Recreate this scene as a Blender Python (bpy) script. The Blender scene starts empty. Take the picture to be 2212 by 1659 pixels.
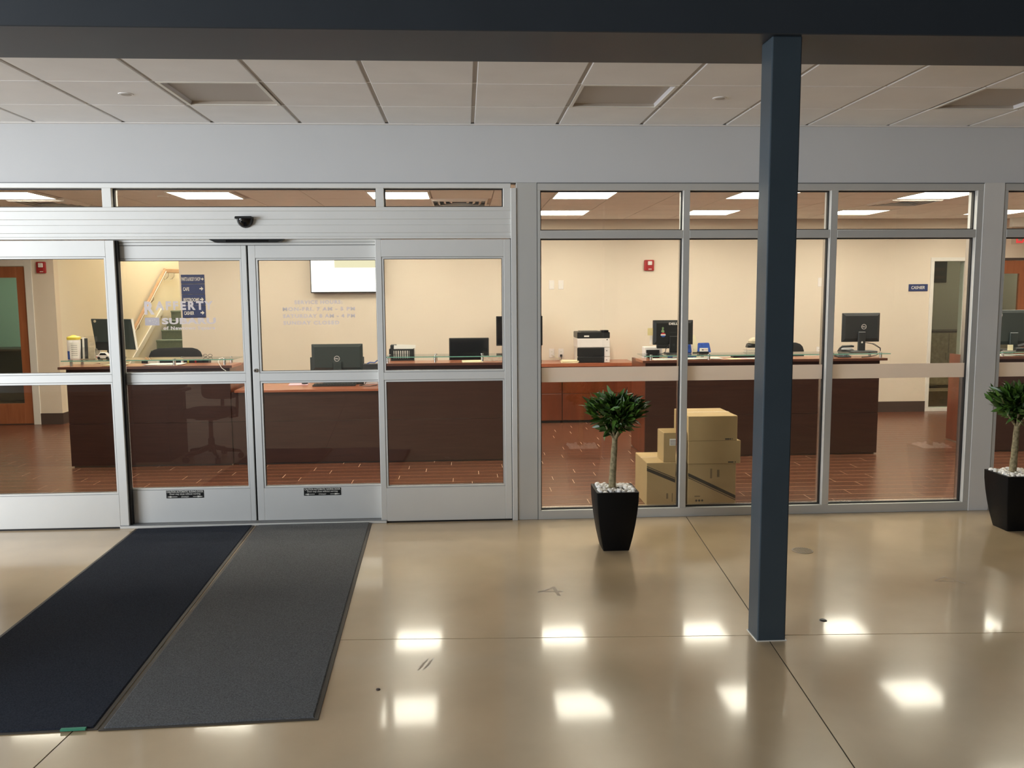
import bpy, bmesh, math, random
from mathutils import Vector, Matrix, Euler

random.seed(7)
sc = bpy.context.scene
COL = sc.collection
PI = math.pi
R = math.radians

# ------------------------------------------------------------------ camera
cam_d = bpy.data.cameras.new('camera')
cam = bpy.data.objects.new('camera', cam_d)
COL.objects.link(cam)
yaw, pitch, roll = 0.0553, -0.10632, -0.00664
_f = Vector((math.sin(yaw) * math.cos(pitch), math.cos(yaw) * math.cos(pitch), math.sin(pitch)))
_r = Vector((math.cos(yaw), -math.sin(yaw), 0))
_u = _r.cross(_f)
_r2 = math.cos(roll) * _r + math.sin(roll) * _u
_u2 = -math.sin(roll) * _r + math.cos(roll) * _u
cam.matrix_world = Matrix(((_r2.x, _u2.x, -_f.x, 0.0), (_r2.y, _u2.y, -_f.y, -6.2453),
                           (_r2.z, _u2.z, -_f.z, 1.7027), (0, 0, 0, 1)))
cam_d.sensor_fit = 'HORIZONTAL'
cam_d.sensor_width = 36.0
cam_d.lens = 1829.2 / 2212 * 36.0
cam_d.clip_start = 0.05
cam_d.clip_end = 200
sc.camera = cam

# ------------------------------------------------------------------ world, daylight, exposure
w = bpy.data.worlds.new('world')
sc.world = w
w.use_nodes = True
bg = w.node_tree.nodes['Background']
bg.inputs[0].default_value = (0.55, 0.7, 0.9, 1)
bg.inputs[1].default_value = 0.25


def area_light(name, loc, target, sx, sy, power, color):
    d = bpy.data.lights.new(name, 'AREA')
    d.shape = 'RECTANGLE'
    d.size, d.size_y = sx, sy
    d.energy = power
    d.color = color
    o = bpy.data.objects.new(name, d)
    o.location = loc
    o.rotation_euler = (Vector(target) - Vector(loc)).to_track_quat('-Z', 'Y').to_euler()
    COL.objects.link(o)
    return o


# daylight entering through the showroom glazing on the left side of the lobby
area_light('window_daylight', (-9.3, -6.2, 1.9), (0, -4.5, 1.2), 6.0, 3.0, 1000, (0.86, 0.93, 1.0))
sc.view_settings.view_transform = 'Standard'
sc.view_settings.look = 'None'
sc.view_settings.exposure = 0.0
sc.view_settings.gamma = 1.0
sc.view_settings.use_curve_mapping = False
sc.cycles.transparent_max_bounces = 24
sc.cycles.max_bounces = 10
sc.cycles.diffuse_bounces = 5
sc.cycles.sample_clamp_indirect = 6.0
sc.cycles.caustics_refractive = False

OFFICE_LAMP = 23.0          # radiance of the lit ceiling panels
LAMP_COL = (1.0, 0.94, 0.79)


# ------------------------------------------------------------------ materials
def mat(name, color, rough=0.5, metal=0.0, var=0.0, vscale=8.0, bump=0.0, bscale=200.0, coat=0.0, coat_rough=0.05,
        spec=0.5, stretch=None, color2=None, rnd=0.0):
    m = bpy.data.materials.new(name)
    m.use_nodes = True
    nt = m.node_tree
    b = nt.nodes['Principled BSDF']
    b.inputs['Base Color'].default_value = (*color, 1)
    b.inputs['Roughness'].default_value = rough
    b.inputs['Metallic'].default_value = metal
    b.inputs['Specular IOR Level'].default_value = spec
    b.inputs['Coat Weight'].default_value = coat
    b.inputs['Coat Roughness'].default_value = coat_rough
    geo = nt.nodes.new('ShaderNodeNewGeometry')
    src = geo.outputs['Position']
    if stretch:
        mp = nt.nodes.new('ShaderNodeVectorMath')
        mp.operation = 'MULTIPLY'
        mp.inputs[1].default_value = stretch
        nt.links.new(src, mp.inputs[0])
        src = mp.outputs[0]
    out = None
    if var > 0 or color2:
        n = nt.nodes.new('ShaderNodeTexNoise')
        n.inputs['Scale'].default_value = vscale
        n.inputs['Detail'].default_value = 5
        nt.links.new(src, n.inputs['Vector'])
        cr = nt.nodes.new('ShaderNodeValToRGB')
        c2 = color2 or tuple(c * (1 - var) for c in color)
        c1 = color if color2 else tuple(min(1, c * (1 + var)) for c in color)
        cr.color_ramp.elements[0].position = 0.3
        cr.color_ramp.elements[1].position = 0.7
        cr.color_ramp.elements[0].color = (*c2, 1)
        cr.color_ramp.elements[1].color = (*c1, 1)
        nt.links.new(n.outputs[0], cr.inputs[0])
        out = cr.outputs[0]
        nt.links.new(out, b.inputs['Base Color'])
    if rnd > 0:
        oi = nt.nodes.new('ShaderNodeObjectInfo')
        mr = nt.nodes.new('ShaderNodeMapRange')
        mr.inputs[3].default_value = 1 - rnd
        mr.inputs[4].default_value = 1 + rnd
        nt.links.new(oi.outputs['Random'], mr.inputs[0])
        mx = nt.nodes.new('ShaderNodeVectorMath')
        mx.operation = 'SCALE'
        if out is not None:
            nt.links.new(out, mx.inputs[0])
        else:
            mx.inputs[0].default_value = color
        nt.links.new(mr.outputs[0], mx.inputs['Scale'])
        nt.links.new(mx.outputs[0], b.inputs['Base Color'])
    if bump > 0:
        n2 = nt.nodes.new('ShaderNodeTexNoise')
        n2.inputs['Scale'].default_value = bscale
        n2.inputs['Detail'].default_value = 3
        nt.links.new(src, n2.inputs['Vector'])
        bp = nt.nodes.new('ShaderNodeBump')
        bp.inputs['Strength'].default_value = bump
        bp.inputs['Distance'].default_value = 0.01
        nt.links.new(n2.outputs[0], bp.inputs['Height'])
        nt.links.new(bp.outputs[0], b.inputs['Normal'])
    return m


def emit(name, color, strength):
    m = bpy.data.materials.new(name)
    m.use_nodes = True
    nt = m.node_tree
    nt.nodes.remove(nt.nodes['Principled BSDF'])
    e = nt.nodes.new('ShaderNodeEmission')
    e.inputs[0].default_value = (*color, 1)
    e.inputs[1].default_value = strength
    nt.links.new(e.outputs[0], nt.nodes['Material Output'].inputs[0])
    return m


def glass(name, tint=(0.96, 0.97, 0.95), ior=1.75):
    m = bpy.data.materials.new(name)
    m.use_nodes = True
    nt = m.node_tree
    nt.nodes.remove(nt.nodes['Principled BSDF'])
    t = nt.nodes.new('ShaderNodeBsdfTransparent')
    t.inputs[0].default_value = (*tint, 1)
    g = nt.nodes.new('ShaderNodeBsdfGlossy')
    g.inputs['Roughness'].default_value = 0.0
    # reflectance rises from f0 at normal incidence (Schlick), alike on both faces of the pane
    f0 = ((ior - 1) / (ior + 1)) ** 2
    lw = nt.nodes.new('ShaderNodeLayerWeight')
    lw.inputs['Blend'].default_value = 0.5
    pw = nt.nodes.new('ShaderNodeMath')
    pw.operation = 'POWER'
    pw.inputs[1].default_value = 5.0
    nt.links.new(lw.outputs['Facing'], pw.inputs[0])
    ma = nt.nodes.new('ShaderNodeMath')
    ma.operation = 'MULTIPLY_ADD'
    ma.inputs[1].default_value = 1 - f0
    ma.inputs[2].default_value = f0
    nt.links.new(pw.outputs[0], ma.inputs[0])
    mx = nt.nodes.new('ShaderNodeMixShader')
    nt.links.new(ma.outputs[0], mx.inputs[0])
    nt.links.new(t.outputs[0], mx.inputs[1])
    nt.links.new(g.outputs[0], mx.inputs[2])
    nt.links.new(mx.outputs[0], nt.nodes['Material Output'].inputs[0])
    return m


def film(name, color, trans):
    """frosted or vinyl film: part reflected, part passed on diffusely"""
    m = bpy.data.materials.new(name)
    m.use_nodes = True
    nt = m.node_tree
    nt.nodes.remove(nt.nodes['Principled BSDF'])
    d = nt.nodes.new('ShaderNodeBsdfDiffuse')
    d.inputs[0].default_value = (*color, 1)
    t = nt.nodes.new('ShaderNodeBsdfTranslucent')
    t.inputs[0].default_value = (*color, 1)
    mx = nt.nodes.new('ShaderNodeMixShader')
    mx.inputs[0].default_value = trans
    nt.links.new(d.outputs[0], mx.inputs[1])
    nt.links.new(t.outputs[0], mx.inputs[2])
    nt.links.new(mx.outputs[0], nt.nodes['Material Output'].inputs[0])
    return m


M = {}
M['concrete'] = mat('polished_concrete', (0.61, 0.46, 0.285), 0.26, var=0, color2=(0.47, 0.355, 0.215), vscale=1.1, coat=0.45,
                    coat_rough=0.075, bump=0.015, bscale=60)
M['joint'] = mat('joint_filler', (0.05, 0.04, 0.03), 0.8)
M['mark'] = mat('floor_mark', (0.45, 0.36, 0.26), 0.4)
M['alu'] = mat('anodised_aluminium', (0.80, 0.795, 0.765), 0.58, metal=0.32, var=0.02, vscale=3)
M['alu_shaded'] = mat('anodised_aluminium_shaded', (0.62, 0.615, 0.585), 0.55, metal=0.32, var=0.02, vscale=3)  # same aluminium as the doors, darkened for the dimmer reflections on the right
M['alu_dark'] = mat('aluminium_groove', (0.20, 0.205, 0.21), 0.5, metal=0.2)
M['gasket'] = mat('black_rubber', (0.012, 0.012, 0.013), 0.5)
M['header_wall'] = mat('painted_wall_grey_white', (0.62, 0.625, 0.63), 0.7, var=0.015, vscale=2)
M['post_paint'] = mat('post_paint', (0.72, 0.70, 0.67), 0.6, var=0.02, vscale=4)
M['ceil_tile'] = mat('acoustic_tile', (0.90, 0.89, 0.89), 0.9, var=0.03, vscale=3, bump=0.1, bscale=300)
M['ceil_grid'] = mat('ceiling_grid', (0.48, 0.44, 0.40), 0.6)
M['ceil_grid_light'] = mat('ceiling_grid_light', (0.75, 0.72, 0.69), 0.6)
M['blue_steel'] = mat('blue_steel_paint', (0.046, 0.064, 0.079), 0.34, var=0.05, vscale=5, bump=0.03, bscale=120)
M['beam_paint'] = mat('dark_blue_beam_paint', (0.028, 0.035, 0.044), 0.45, var=0.06, vscale=3)
M['dark_shell'] = mat('showroom_wall', (0.20, 0.19, 0.18), 0.8)
M['office_wall'] = mat('cream_wall', (0.80, 0.70, 0.565), 0.75, var=0.015, vscale=2, bump=0.02, bscale=250)
M['stair_wall'] = mat('stair_wall_cream', (0.84, 0.77, 0.62), 0.75, var=0.015, vscale=2)
M['office_ceil'] = mat('office_ceiling_tile', (0.88, 0.85, 0.80), 0.9, var=0.03, vscale=4)
M['office_grid'] = mat('office_grid', (0.45, 0.38, 0.32), 0.7)
M['white'] = mat('white_paint', (0.82, 0.79, 0.72), 0.45, var=0.02)
M['white_gloss'] = mat('white_plastic', (0.85, 0.80, 0.76), 0.3, var=0.02)
M['cherry'] = mat('cherry_wood', (0.185, 0.041, 0.013), 0.32, color2=(0.115, 0.024, 0.007), vscale=3.0, stretch=(3, 3, 0.5), coat=0.3,
                  coat_rough=0.12)
M['cherry_top'] = mat('cherry_wood_top', (0.42, 0.135, 0.065), 0.30, color2=(0.34, 0.10, 0.045), vscale=4.0, stretch=(0.6, 6, 1),
                      coat=0.3, coat_rough=0.12)
M['espresso'] = mat('dark_front_panel', (0.055, 0.021, 0.014), 0.45, color2=(0.04, 0.015, 0.010), spec=0.25, vscale=6, stretch=(0.5, 1, 8))
M['edge_dark'] = mat('dark_edge_band', (0.10, 0.034, 0.019), 0.4)
M['door_wood'] = mat('orange_door_wood', (0.40, 0.135, 0.05), 0.4, color2=(0.32, 0.10, 0.035), vscale=5, stretch=(5, 1, 0.5))
M['rail_wood'] = mat('handrail_wood', (0.48, 0.29, 0.16), 0.4, color2=(0.40, 0.23, 0.12), vscale=5, stretch=(4, 0.6, 4))
M['base_dark'] = mat('dark_baseboard', (0.075, 0.05, 0.04), 0.4)
M['plank'] = mat('wood_look_plank', (0.150, 0.055, 0.029), 0.27, color2=(0.095, 0.034, 0.018), vscale=4, stretch=(1.0, 14, 1), rnd=0.16,
                 bump=0.02, bscale=40)
M['grout'] = mat('plank_grout', (0.85, 0.65, 0.45), 0.8)
M['mat_dark'] = mat('mat_pile_navy', (0.030, 0.035, 0.049), 0.95, var=0.35, vscale=160, bump=0.6, bscale=500, spec=0.1)
M['mat_nap_lit'] = mat('mat_pile_nap_lit', (0.135, 0.138, 0.142), 0.95, var=0.35, vscale=160, bump=0.6, bscale=500, spec=0.1)  # paler pile colour stands in for nap lying the other way to the light
M['mat_edge'] = mat('mat_rubber_edge', (0.055, 0.044, 0.034), 0.6)
M['green'] = mat('green_tag', (0.05, 0.30, 0.18), 0.6)
M['pot'] = mat('black_planter', (0.004, 0.004, 0.0045), 0.5, spec=0.2)
M['soil'] = mat('soil', (0.05, 0.035, 0.025), 0.9)
M['pebble'] = mat('white_pebble', (0.92, 0.89, 0.84), 0.6, rnd=0.1)
M['leaf'] = mat('leaf_green', (0.075, 0.16, 0.018), 0.36, color2=(0.022, 0.062, 0.014), vscale=14, rnd=0.45)
M['bark'] = mat('bark', (0.36, 0.30, 0.17), 0.9, color2=(0.15, 0.12, 0.06), vscale=55, bump=0.5, bscale=70)
M['card'] = mat('cardboard', (0.46, 0.325, 0.152), 0.85, var=0.05, vscale=5)
M['card_tape'] = mat('packing_tape', (0.64, 0.48, 0.27), 0.35)
M['print'] = mat('box_print', (0.035, 0.03, 0.024), 0.7)
M['print_pale'] = mat('box_print_pale', (0.20, 0.14, 0.07), 0.8)
M['black'] = mat('black_plastic', (0.010, 0.011, 0.011), 0.38)
M['black_soft'] = mat('black_fabric', (0.013, 0.013, 0.014), 0.85)
M['black_gloss'] = mat('black_screen', (0.006, 0.006, 0.007), 0.08)
M['charcoal'] = mat('charcoal_plastic', (0.028, 0.030, 0.031), 0.42)
M['green_black'] = mat('greenish_black_plastic', (0.028, 0.038, 0.034), 0.35)
M['chrome'] = mat('brushed_steel', (0.72, 0.70, 0.67), 0.25, metal=1.0)
M['drain_metal'] = mat('drain_metal', (0.30, 0.25, 0.19), 0.45, metal=0.6)
M['shelf_glass'] = glass('shelf_glass', (0.93, 0.975, 0.955), 1.5)
M['shelf_edge'] = mat('glass_edge_green', (0.18, 0.42, 0.33), 0.15)
M['glass'] = glass('window_glass', (0.975, 0.98, 0.97), 1.72)
M['door_glass'] = glass('inner_door_glass', (0.86, 0.90, 0.86), 1.6)
M['frost'] = film('frosted_band', (0.85, 0.78, 0.71), 0.6)
M['vinyl'] = film('white_vinyl', (0.74, 0.70, 0.73), 0.35)
M['paper'] = mat('paper', (0.86, 0.83, 0.76), 0.8)
M['paper_yellow'] = mat('yellow_paper', (0.86, 0.73, 0.36), 0.8)
M['paper_cream'] = mat('cream_paper', (0.85, 0.78, 0.52), 0.8)
M['floral'] = mat('patterned_paper', (0.80, 0.74, 0.66), 0.7, color2=(0.60, 0.44, 0.34), vscale=38)
M['pink'] = mat('pink_pad', (0.80, 0.50, 0.58), 0.6)
M['red'] = mat('red_plastic', (0.42, 0.018, 0.018), 0.3)
M['red_print'] = mat('red_print', (0.50, 0.03, 0.04), 0.5)
M['sign_blue'] = mat('sign_blue', (0.028, 0.045, 0.145), 0.4)
M['print_blue'] = mat('blue_print', (0.03, 0.09, 0.35), 0.5)
M['blue_cloth'] = mat('blue_fabric', (0.02, 0.075, 0.36), 0.7, var=0.3, vscale=30)
M['yellow'] = mat('yellow_plastic', (0.80, 0.62, 0.08), 0.4)
M['lime'] = mat('lime_plastic', (0.60, 0.62, 0.08), 0.4)
M['sticker_green'] = mat('sticker_green', (0.22, 0.33, 0.15), 0.5)
M['carpet'] = mat('stair_carpet_green_grey', (0.17, 0.21, 0.165), 0.95, var=0.1, vscale=60)
M['beige'] = mat('beige_stone', (0.55, 0.47, 0.34), 0.8, var=0.2, vscale=20)
M['acrylic'] = glass('clear_acrylic', (0.93, 0.93, 0.92), 1.45)
M['lens'] = emit('lit_panel', LAMP_COL, OFFICE_LAMP)
M['tv'] = emit('screen_white_yellow', (1.0, 0.97, 0.86), 2.2)
M['tv_yellow'] = emit('screen_pale_yellow', (1.0, 0.93, 0.62), 1.05)
M['exit'] = emit('exit_red', (1.0, 0.08, 0.07), 0.9)
M['lens_off'] = mat('unlit_lens', (0.50, 0.43, 0.36), 0.5, var=0.05, vscale=6)
M['trof_side'] = mat('fixture_side', (0.70, 0.68, 0.70), 0.4)
M['backroom'] = mat('back_room_wall', (0.70, 0.65, 0.54), 0.8)
M['green_room'] = mat('green_room_wall', (0.42, 0.62, 0.54), 0.8)
M['rust_chair'] = mat('dark_brown_leather', (0.02, 0.010, 0.009), 0.4)

# ------------------------------------------------------------------ mesh helpers
ORG = {}


def fin(o, label=None, cat=None, group=None, kind=None):
    if label:
        o['label'] = label
    if cat:
        o['category'] = cat
    if group:
        o['group'] = group
    if kind:
        o['kind'] = kind
    return o


def thing(name, label, cat, loc=(0, 0, 0), group=None, kind=None):
    o = bpy.data.objects.new(name, None)
    o.empty_display_size = 0.1
    COL.objects.link(o)
    o.location = loc
    ORG[o.name] = Vector(loc)
    return fin(o, label, cat, group, kind)


class MB:
    def __init__(s):
        s.v, s.f, s.mi = [], [], []

    def add(s, vs, fs, mi=0):
        n = len(s.v)
        s.v += [Vector(v) for v in vs]
        s.f += [tuple(i + n for i in f) for f in fs]
        s.mi += [mi] * len(fs)
        return s

    def box(s, x0, x1, y0, y1, z0, z1, mi=0):
        return s.add([(x0, y0, z0), (x1, y0, z0), (x1, y1, z0), (x0, y1, z0), (x0, y0, z1), (x1, y0, z1), (x1, y1, z1), (x0, y1, z1)],
                     [(0, 3, 2, 1), (4, 5, 6, 7), (0, 1, 5, 4), (1, 2, 6, 5), (2, 3, 7, 6), (3, 0, 4, 7)], mi)

    def hexa(s, b, t, mi=0):
        """b, t: four bottom and four top corners, counter-clockwise from above"""
        return s.add(list(b) + list(t), [(0, 3, 2, 1), (4, 5, 6, 7), (0, 1, 5, 4), (1, 2, 6, 5), (2, 3, 7, 6), (3, 0, 4, 7)], mi)

    def obox(s, c, size, rot, mi=0):
        m = Euler(rot).to_matrix()
        a, b, d = (x / 2 for x in size)
        vs = [Vector(c) + m @ Vector(p) for p in
              ((-a, -b, -d), (a, -b, -d), (a, b, -d), (-a, b, -d), (-a, -b, d), (a, -b, d), (a, b, d), (-a, b, d))]
        return s.hexa(vs[:4], vs[4:], mi)

    def tube(s, pts, r, n=8, mi=0, caps=True):
        pts = [Vector(p) for p in pts]
        rs = r if isinstance(r, (list, tuple)) else [r] * len(pts)
        vs, fs = [], []
        prev = None
        for i, p in enumerate(pts):
            d = (pts[min(i + 1, len(pts) - 1)] - pts[max(i - 1, 0)]).normalized()
            a = prev if prev is not None else (Vector((1, 0, 0)) if abs(d.x) < 0.9 else Vector((0, 1, 0)))
            a = (a - d * a.dot(d)).normalized()
            prev = a
            b = d.cross(a)
            for k in range(n):
                t = 2 * PI * k / n
                vs.append(p + (a * math.cos(t) + b * math.sin(t)) * rs[i])
        for i in range(len(pts) - 1):
            for k in range(n):
                k2 = (k + 1) % n
                fs.append((i * n + k, i * n + k2, (i + 1) * n + k2, (i + 1) * n + k))
        if caps:
            fs.append(tuple(range(n - 1, -1, -1)))
            fs.append(tuple((len(pts) - 1) * n + k for k in range(n)))
        return s.add(vs, fs, mi)

    def lathe(s, prof, c=(0, 0, 0), n=16, mi=0):
        c = Vector(c)
        vs, fs = [], []
        for r, z in prof:
            for k in range(n):
                t = 2 * PI * k / n
                vs.append(c + Vector((r * math.cos(t), r * math.sin(t), z)))
        for i in range(len(prof) - 1):
            for k in range(n):
                k2 = (k + 1) % n
                fs.append((i * n + k, i * n + k2, (i + 1) * n + k2, (i + 1) * n + k))
        fs.append(tuple(range(n - 1, -1, -1)))
        fs.append(tuple((len(prof) - 1) * n + k for k in range(n)))
        return s.add(vs, fs, mi)

    def poly_xz(s, pts, y0, y1, mi=0):
        """extrude a polygon drawn in x,z (counter-clockwise seen from -y) along y"""
        n = len(pts)
        vs = [(x, y0, z) for x, z in pts] + [(x, y1, z) for x, z in pts]
        fs = [tuple(range(n)), tuple(range(2 * n - 1, n - 1, -1))]
        for i in range(n):
            j = (i + 1) % n
            fs.append((j, i, i + n, j + n))
        return s.add(vs, fs, mi)

    def ring_xz(s, x0, x1, z0, z1, wd, y0, y1, mi=0):
        s.box(x0, x1, y0, y1, z1 - wd, z1, mi)
        s.box(x0, x1, y0, y1, z0, z0 + wd, mi)
        s.box(x0, x0 + wd, y0, y1, z0 + wd, z1 - wd, mi)
        s.box(x1 - wd, x1, y0, y1, z0 + wd, z1 - wd, mi)
        return s

    def mesh(s, name, mats, bevel=0.0, smooth=False, off=Vector((0, 0, 0)), seg=1):
        me = bpy.data.meshes.new(name)
        me.from_pydata([tuple(v - off) for v in s.v], [], s.f)
        if not isinstance(mats, (list, tuple)):
            mats = [mats]
        for m in mats:
            me.materials.append(m if not isinstance(m, str) else M[m])
        if len(mats) > 1:
            me.polygons.foreach_set('material_index', s.mi)
        if bevel > 0 or True:
            bm = bmesh.new()
            bm.from_mesh(me)
            bmesh.ops.recalc_face_normals(bm, faces=bm.faces)
            if bevel > 0:
                es = [e for e in bm.edges if len(e.link_faces) == 2 and e.calc_face_angle(0) > 0.5]
                bmesh.ops.bevel(bm, geom=es, offset=bevel, segments=seg, affect='EDGES', profile=0.5)
            bm.to_mesh(me)
            bm.free()
        if smooth:
            me.polygons.foreach_set('use_smooth', [True] * len(me.polygons))
            me.set_sharp_from_angle(angle=R(38))
        me.update()
        return me

    def build(s, name, mats, parent=None, bevel=0.0, smooth=False, label=None, cat=None, group=None, kind=None, seg=1):
        if parent is not None:
            off = ORG[parent.name]
        else:
            xs = [v.x for v in s.v]
            ys = [v.y for v in s.v]
            zs = [v.z for v in s.v]
            off = Vector(((min(xs) + max(xs)) / 2, (min(ys) + max(ys)) / 2, min(zs)))
        me = s.mesh(name, mats, bevel, smooth, off, seg)
        o = bpy.data.objects.new(name, me)
        COL.objects.link(o)
        if parent is not None:
            o.parent = parent
        else:
            o.location = off
        ORG[o.name] = off
        return fin(o, label, cat, group, kind)


def piece(name, me, loc, parent, rot=(0, 0, 0), scale=(1, 1, 1)):
    o = bpy.data.objects.new(name, me)
    COL.objects.link(o)
    o.parent = parent
    o.location = Vector(loc) - ORG[parent.name]
    o.rotation_euler = rot
    o.scale = scale
    ORG[o.name] = ORG[parent.name]
    return o


def copy_tree(o, parent=None):
    c = o.copy()
    COL.objects.link(c)
    if parent is not None:
        c.parent = parent
    for ch in list(o.children):
        copy_tree(ch, c)
    return c


_tcache = {}


def text_shape(s, bold, space=1.0):
    key = (s, bold, space)
    if key not in _tcache:
        cu = bpy.data.curves.new('lettering', 'FONT')
        cu.body = s
        cu.size = 1
        cu.offset = bold
        cu.space_character = space
        cu.resolution_u = 3
        ob = bpy.data.objects.new('lettering', cu)
        COL.objects.link(ob)
        dg = bpy.context.evaluated_depsgraph_get()
        me = bpy.data.meshes.new_from_object(ob.evaluated_get(dg))
        vs = [tuple(v.co) for v in me.vertices]
        fs = [tuple(p.vertices) for p in me.polygons]
        bpy.data.objects.remove(ob)
        bpy.data.curves.remove(cu)
        bpy.data.meshes.remove(me)
        x0 = min(v[0] for v in vs)
        x1 = max(v[0] for v in vs)
        y0 = min(v[1] for v in vs)
        y1 = max(v[1] for v in vs)
        _tcache[key] = ([((v[0] - x0) / (x1 - x0), (v[1] - y0) / (y1 - y0)) for v in vs], fs)
    return _tcache[key]


def put_text(mb, s, x0, x1, z0, z1, y, bold=0.02, mi=0, slant=0.0, th=0.0006, space=1.0):
    vs, fs = text_shape(s, bold, space)
    hz = z1 - z0
    a = [(x0 + (x1 - x0) * u + slant * v * hz, y - th, z0 + hz * v) for u, v in vs]
    mb.add(a, fs, mi)


def arrow_r(mb, x0, x1, zc, h, y, mi=0):
    m = x0 + (x1 - x0) * 0.45
    mb.poly_xz([(x0, zc - h * 0.14), (m, zc - h * 0.14), (m, zc - h * 0.5), (x1, zc), (m, zc + h * 0.5), (m, zc + h * 0.14),
                (x0, zc + h * 0.14)], y - 0.001, y, mi)


# ================================================================== LOBBY SHELL
# floor: concrete slabs cut by sawn joints
floor = MB().box(-9.5, 10, -13, 0.0, -0.10, -0.003).build('floor', 'joint', kind='structure',
        label='polished beige concrete lobby floor with sawn joints', cat='floor')


def slab_pt(j, k):
    # crossing of joint column j and joint row k (the joints run a little off square to the glass front)
    x = 1.48 + 2.98 * j
    y = -2.255 - 3.05 * k
    for _ in range(3):
        yy = y - 0.045 * (x - 1.48)
        xx = 1.48 + 2.98 * j + 0.085 * (yy + 2.255)
        x = xx
    return Vector((x, y - 0.045 * (x - 1.48), 0))


for k in range(0, 4):
    for j in range(-4, 4):
        p = [slab_pt(j, k), slab_pt(j + 1, k), slab_pt(j + 1, k - 1), slab_pt(j, k - 1)]
        c = sum(p, Vector()) / 4
        q = []
        for v in p:
            d = c - v
            q.append(v + Vector((0.003 if d.x > 0 else -0.003, 0.003 if d.y > 0 else -0.003, 0)))
        if k == 0:
            q[2] = Vector((q[2].x - 0.085 * 0.8 if False else 1.48 + 2.98 * (j + 1) + 0.085 * 2.255 - 0.003, 0.0, 0))
            q[3] = Vector((1.48 + 2.98 * j + 0.085 * 2.255 + 0.003, 0.0, 0))
        MB().hexa([v + Vector((0, 0, -0.0028)) for v in q], q).build('concrete_slab', 'concrete', floor)

# worn marks and fittings in the floor
mk = MB()
mk.add([(0.409, -1.552, 0.0006), (0.50, -1.478, 0.0006), (0.512, -1.486, 0.0006), (0.437, -1.552, 0.0006)], [(0, 3, 2, 1)])
mk.add([(0.40, -1.563, 0.0006), (0.40, -1.548, 0.0006), (0.545, -1.552, 0.0006), (0.545, -1.567, 0.0006)], [(0, 3, 2, 1)])
mk.add([(0.487, -1.478, 0.0007), (0.507, -1.478, 0.0007), (0.525, -1.627, 0.0007), (0.505, -1.627, 0.0007)], [(0, 3, 2, 1)])
mk.build('floor_mark', 'mark', floor, label='worn figure 4 mark')
mk = MB()
for a, b in (((2.753, -1.546), (2.848, -1.479)), ((2.848, -1.479), (2.905, -1.60)), ((2.75, -1.545), (2.86, -1.56))):
    d = (Vector(b) - Vector(a)).normalized() * 0.004
    mk.add([(a[0] - d.y, a[1] + d.x, 0.0006), (b[0] - d.y, b[1] + d.x, 0.0006), (b[0] + d.y, b[1] - d.x, 0.0006),
            (a[0] + d.y, a[1] - d.x, 0.0006)], [(0, 3, 2, 1)])
mk.build('floor_mark', 'mark', floor, label='faint triangular mark')
mk = MB()
for i in range(6):
    x, y = -0.235 + 0.008 * i, -2.53 + 0.015 * (i % 3)
    mk.add([(x, y, 0.0006), (x + 0.005, y, 0.0006), (x + 0.03, y + 0.09, 0.0006), (x + 0.026, y + 0.09, 0.0006)], [(0, 1, 2, 3)])
mk.build('floor_mark', 'mark', floor, label='grey scuff mark')

dr = thing('floor_drain', 'round metal drain grate set into the concrete near the blue column', 'drain', (2.21, -0.912, 0))
MB().lathe([(0.068, 0.0005), (0.068, 0.003), (0.060, 0.003), (0.060, 0.0012)], (2.21, -0.912, 0), 28).build('rim', 'drain_metal', dr, smooth=True)
MB().lathe([(0.0598, 0.0003), (0.0598, 0.0008)], (2.21, -0.912, 0), 28).build('sump', 'black', dr)
for i in range(-4, 5):
    x = 2.21 + i * 0.0125
    l = math.sqrt(max(0.0, 0.0585 ** 2 - (i * 0.0125) ** 2))
    MB().box(x - 0.0035, x + 0.0035, -0.912 - l, -0.912 + l, 0.0012, 0.0034).build('grate_bar', 'drain_metal', dr)
pl = thing('floor_plug', 'small dark round plug in the concrete right of the column foot', 'plug', (1.845, -2.087, 0))
MB().lathe([(0.017, 0.0), (0.017, 0.003), (0.013, 0.005), (0.006, 0.0055)], (1.845, -2.087, 0), 18).build('plug_cap', 'black', pl, smooth=True)
MB().lathe([(0.020, 0.0), (0.020, 0.0012)], (1.845, -2.087, 0), 18).build('plug_ring', 'alu_dark', pl)
MB().lathe([(0.010, 0.0), (0.009, 0.004), (0.003, 0.006)], (-0.394, -2.71, 0), 9).build('debris_chip', 'base_dark', smooth=True,
    label='tiny dark chip lying on the concrete right of the mats', cat='debris')

# header wall above the glass front, side and rear walls of the showroom, high ceiling
MB().box(-9.5, 10, 0.0, 0.12, 2.503, 2.95).build('wall_header', 'header_wall', kind='structure',
    label='smooth pale grey wall band above the glass front', cat='wall')
MB().box(10, 10.1, -13, 0, 0, 4.6).build('wall_right', 'dark_shell', kind='structure', label='showroom right wall', cat='wall')
MB().box(-9.5, 10.1, -13.1, -13, 0, 4.6).build('wall_rear', 'dark_shell', kind='structure', label='showroom rear wall', cat='wall')
wl = MB().box(-9.6, -9.5, -13, -9.4, 0, 4.6)
wl.box(-9.6, -9.5, -3.0, 0, 0, 4.6).box(-9.6, -9.5, -9.4, -3.0, 3.5, 4.6).box(-9.6, -9.5, -9.4, -3.0, 0, 0.35)
wl.build('wall_left', 'dark_shell', kind='structure', label='showroom left wall with a wide window opening', cat='wall')
MB().box(-9.6, 10.1, -13.1, -2.35, 4.6, 4.7).build('ceiling_high', 'dark_shell', kind='structure', label='high dark showroom ceiling', cat='ceiling')

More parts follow.
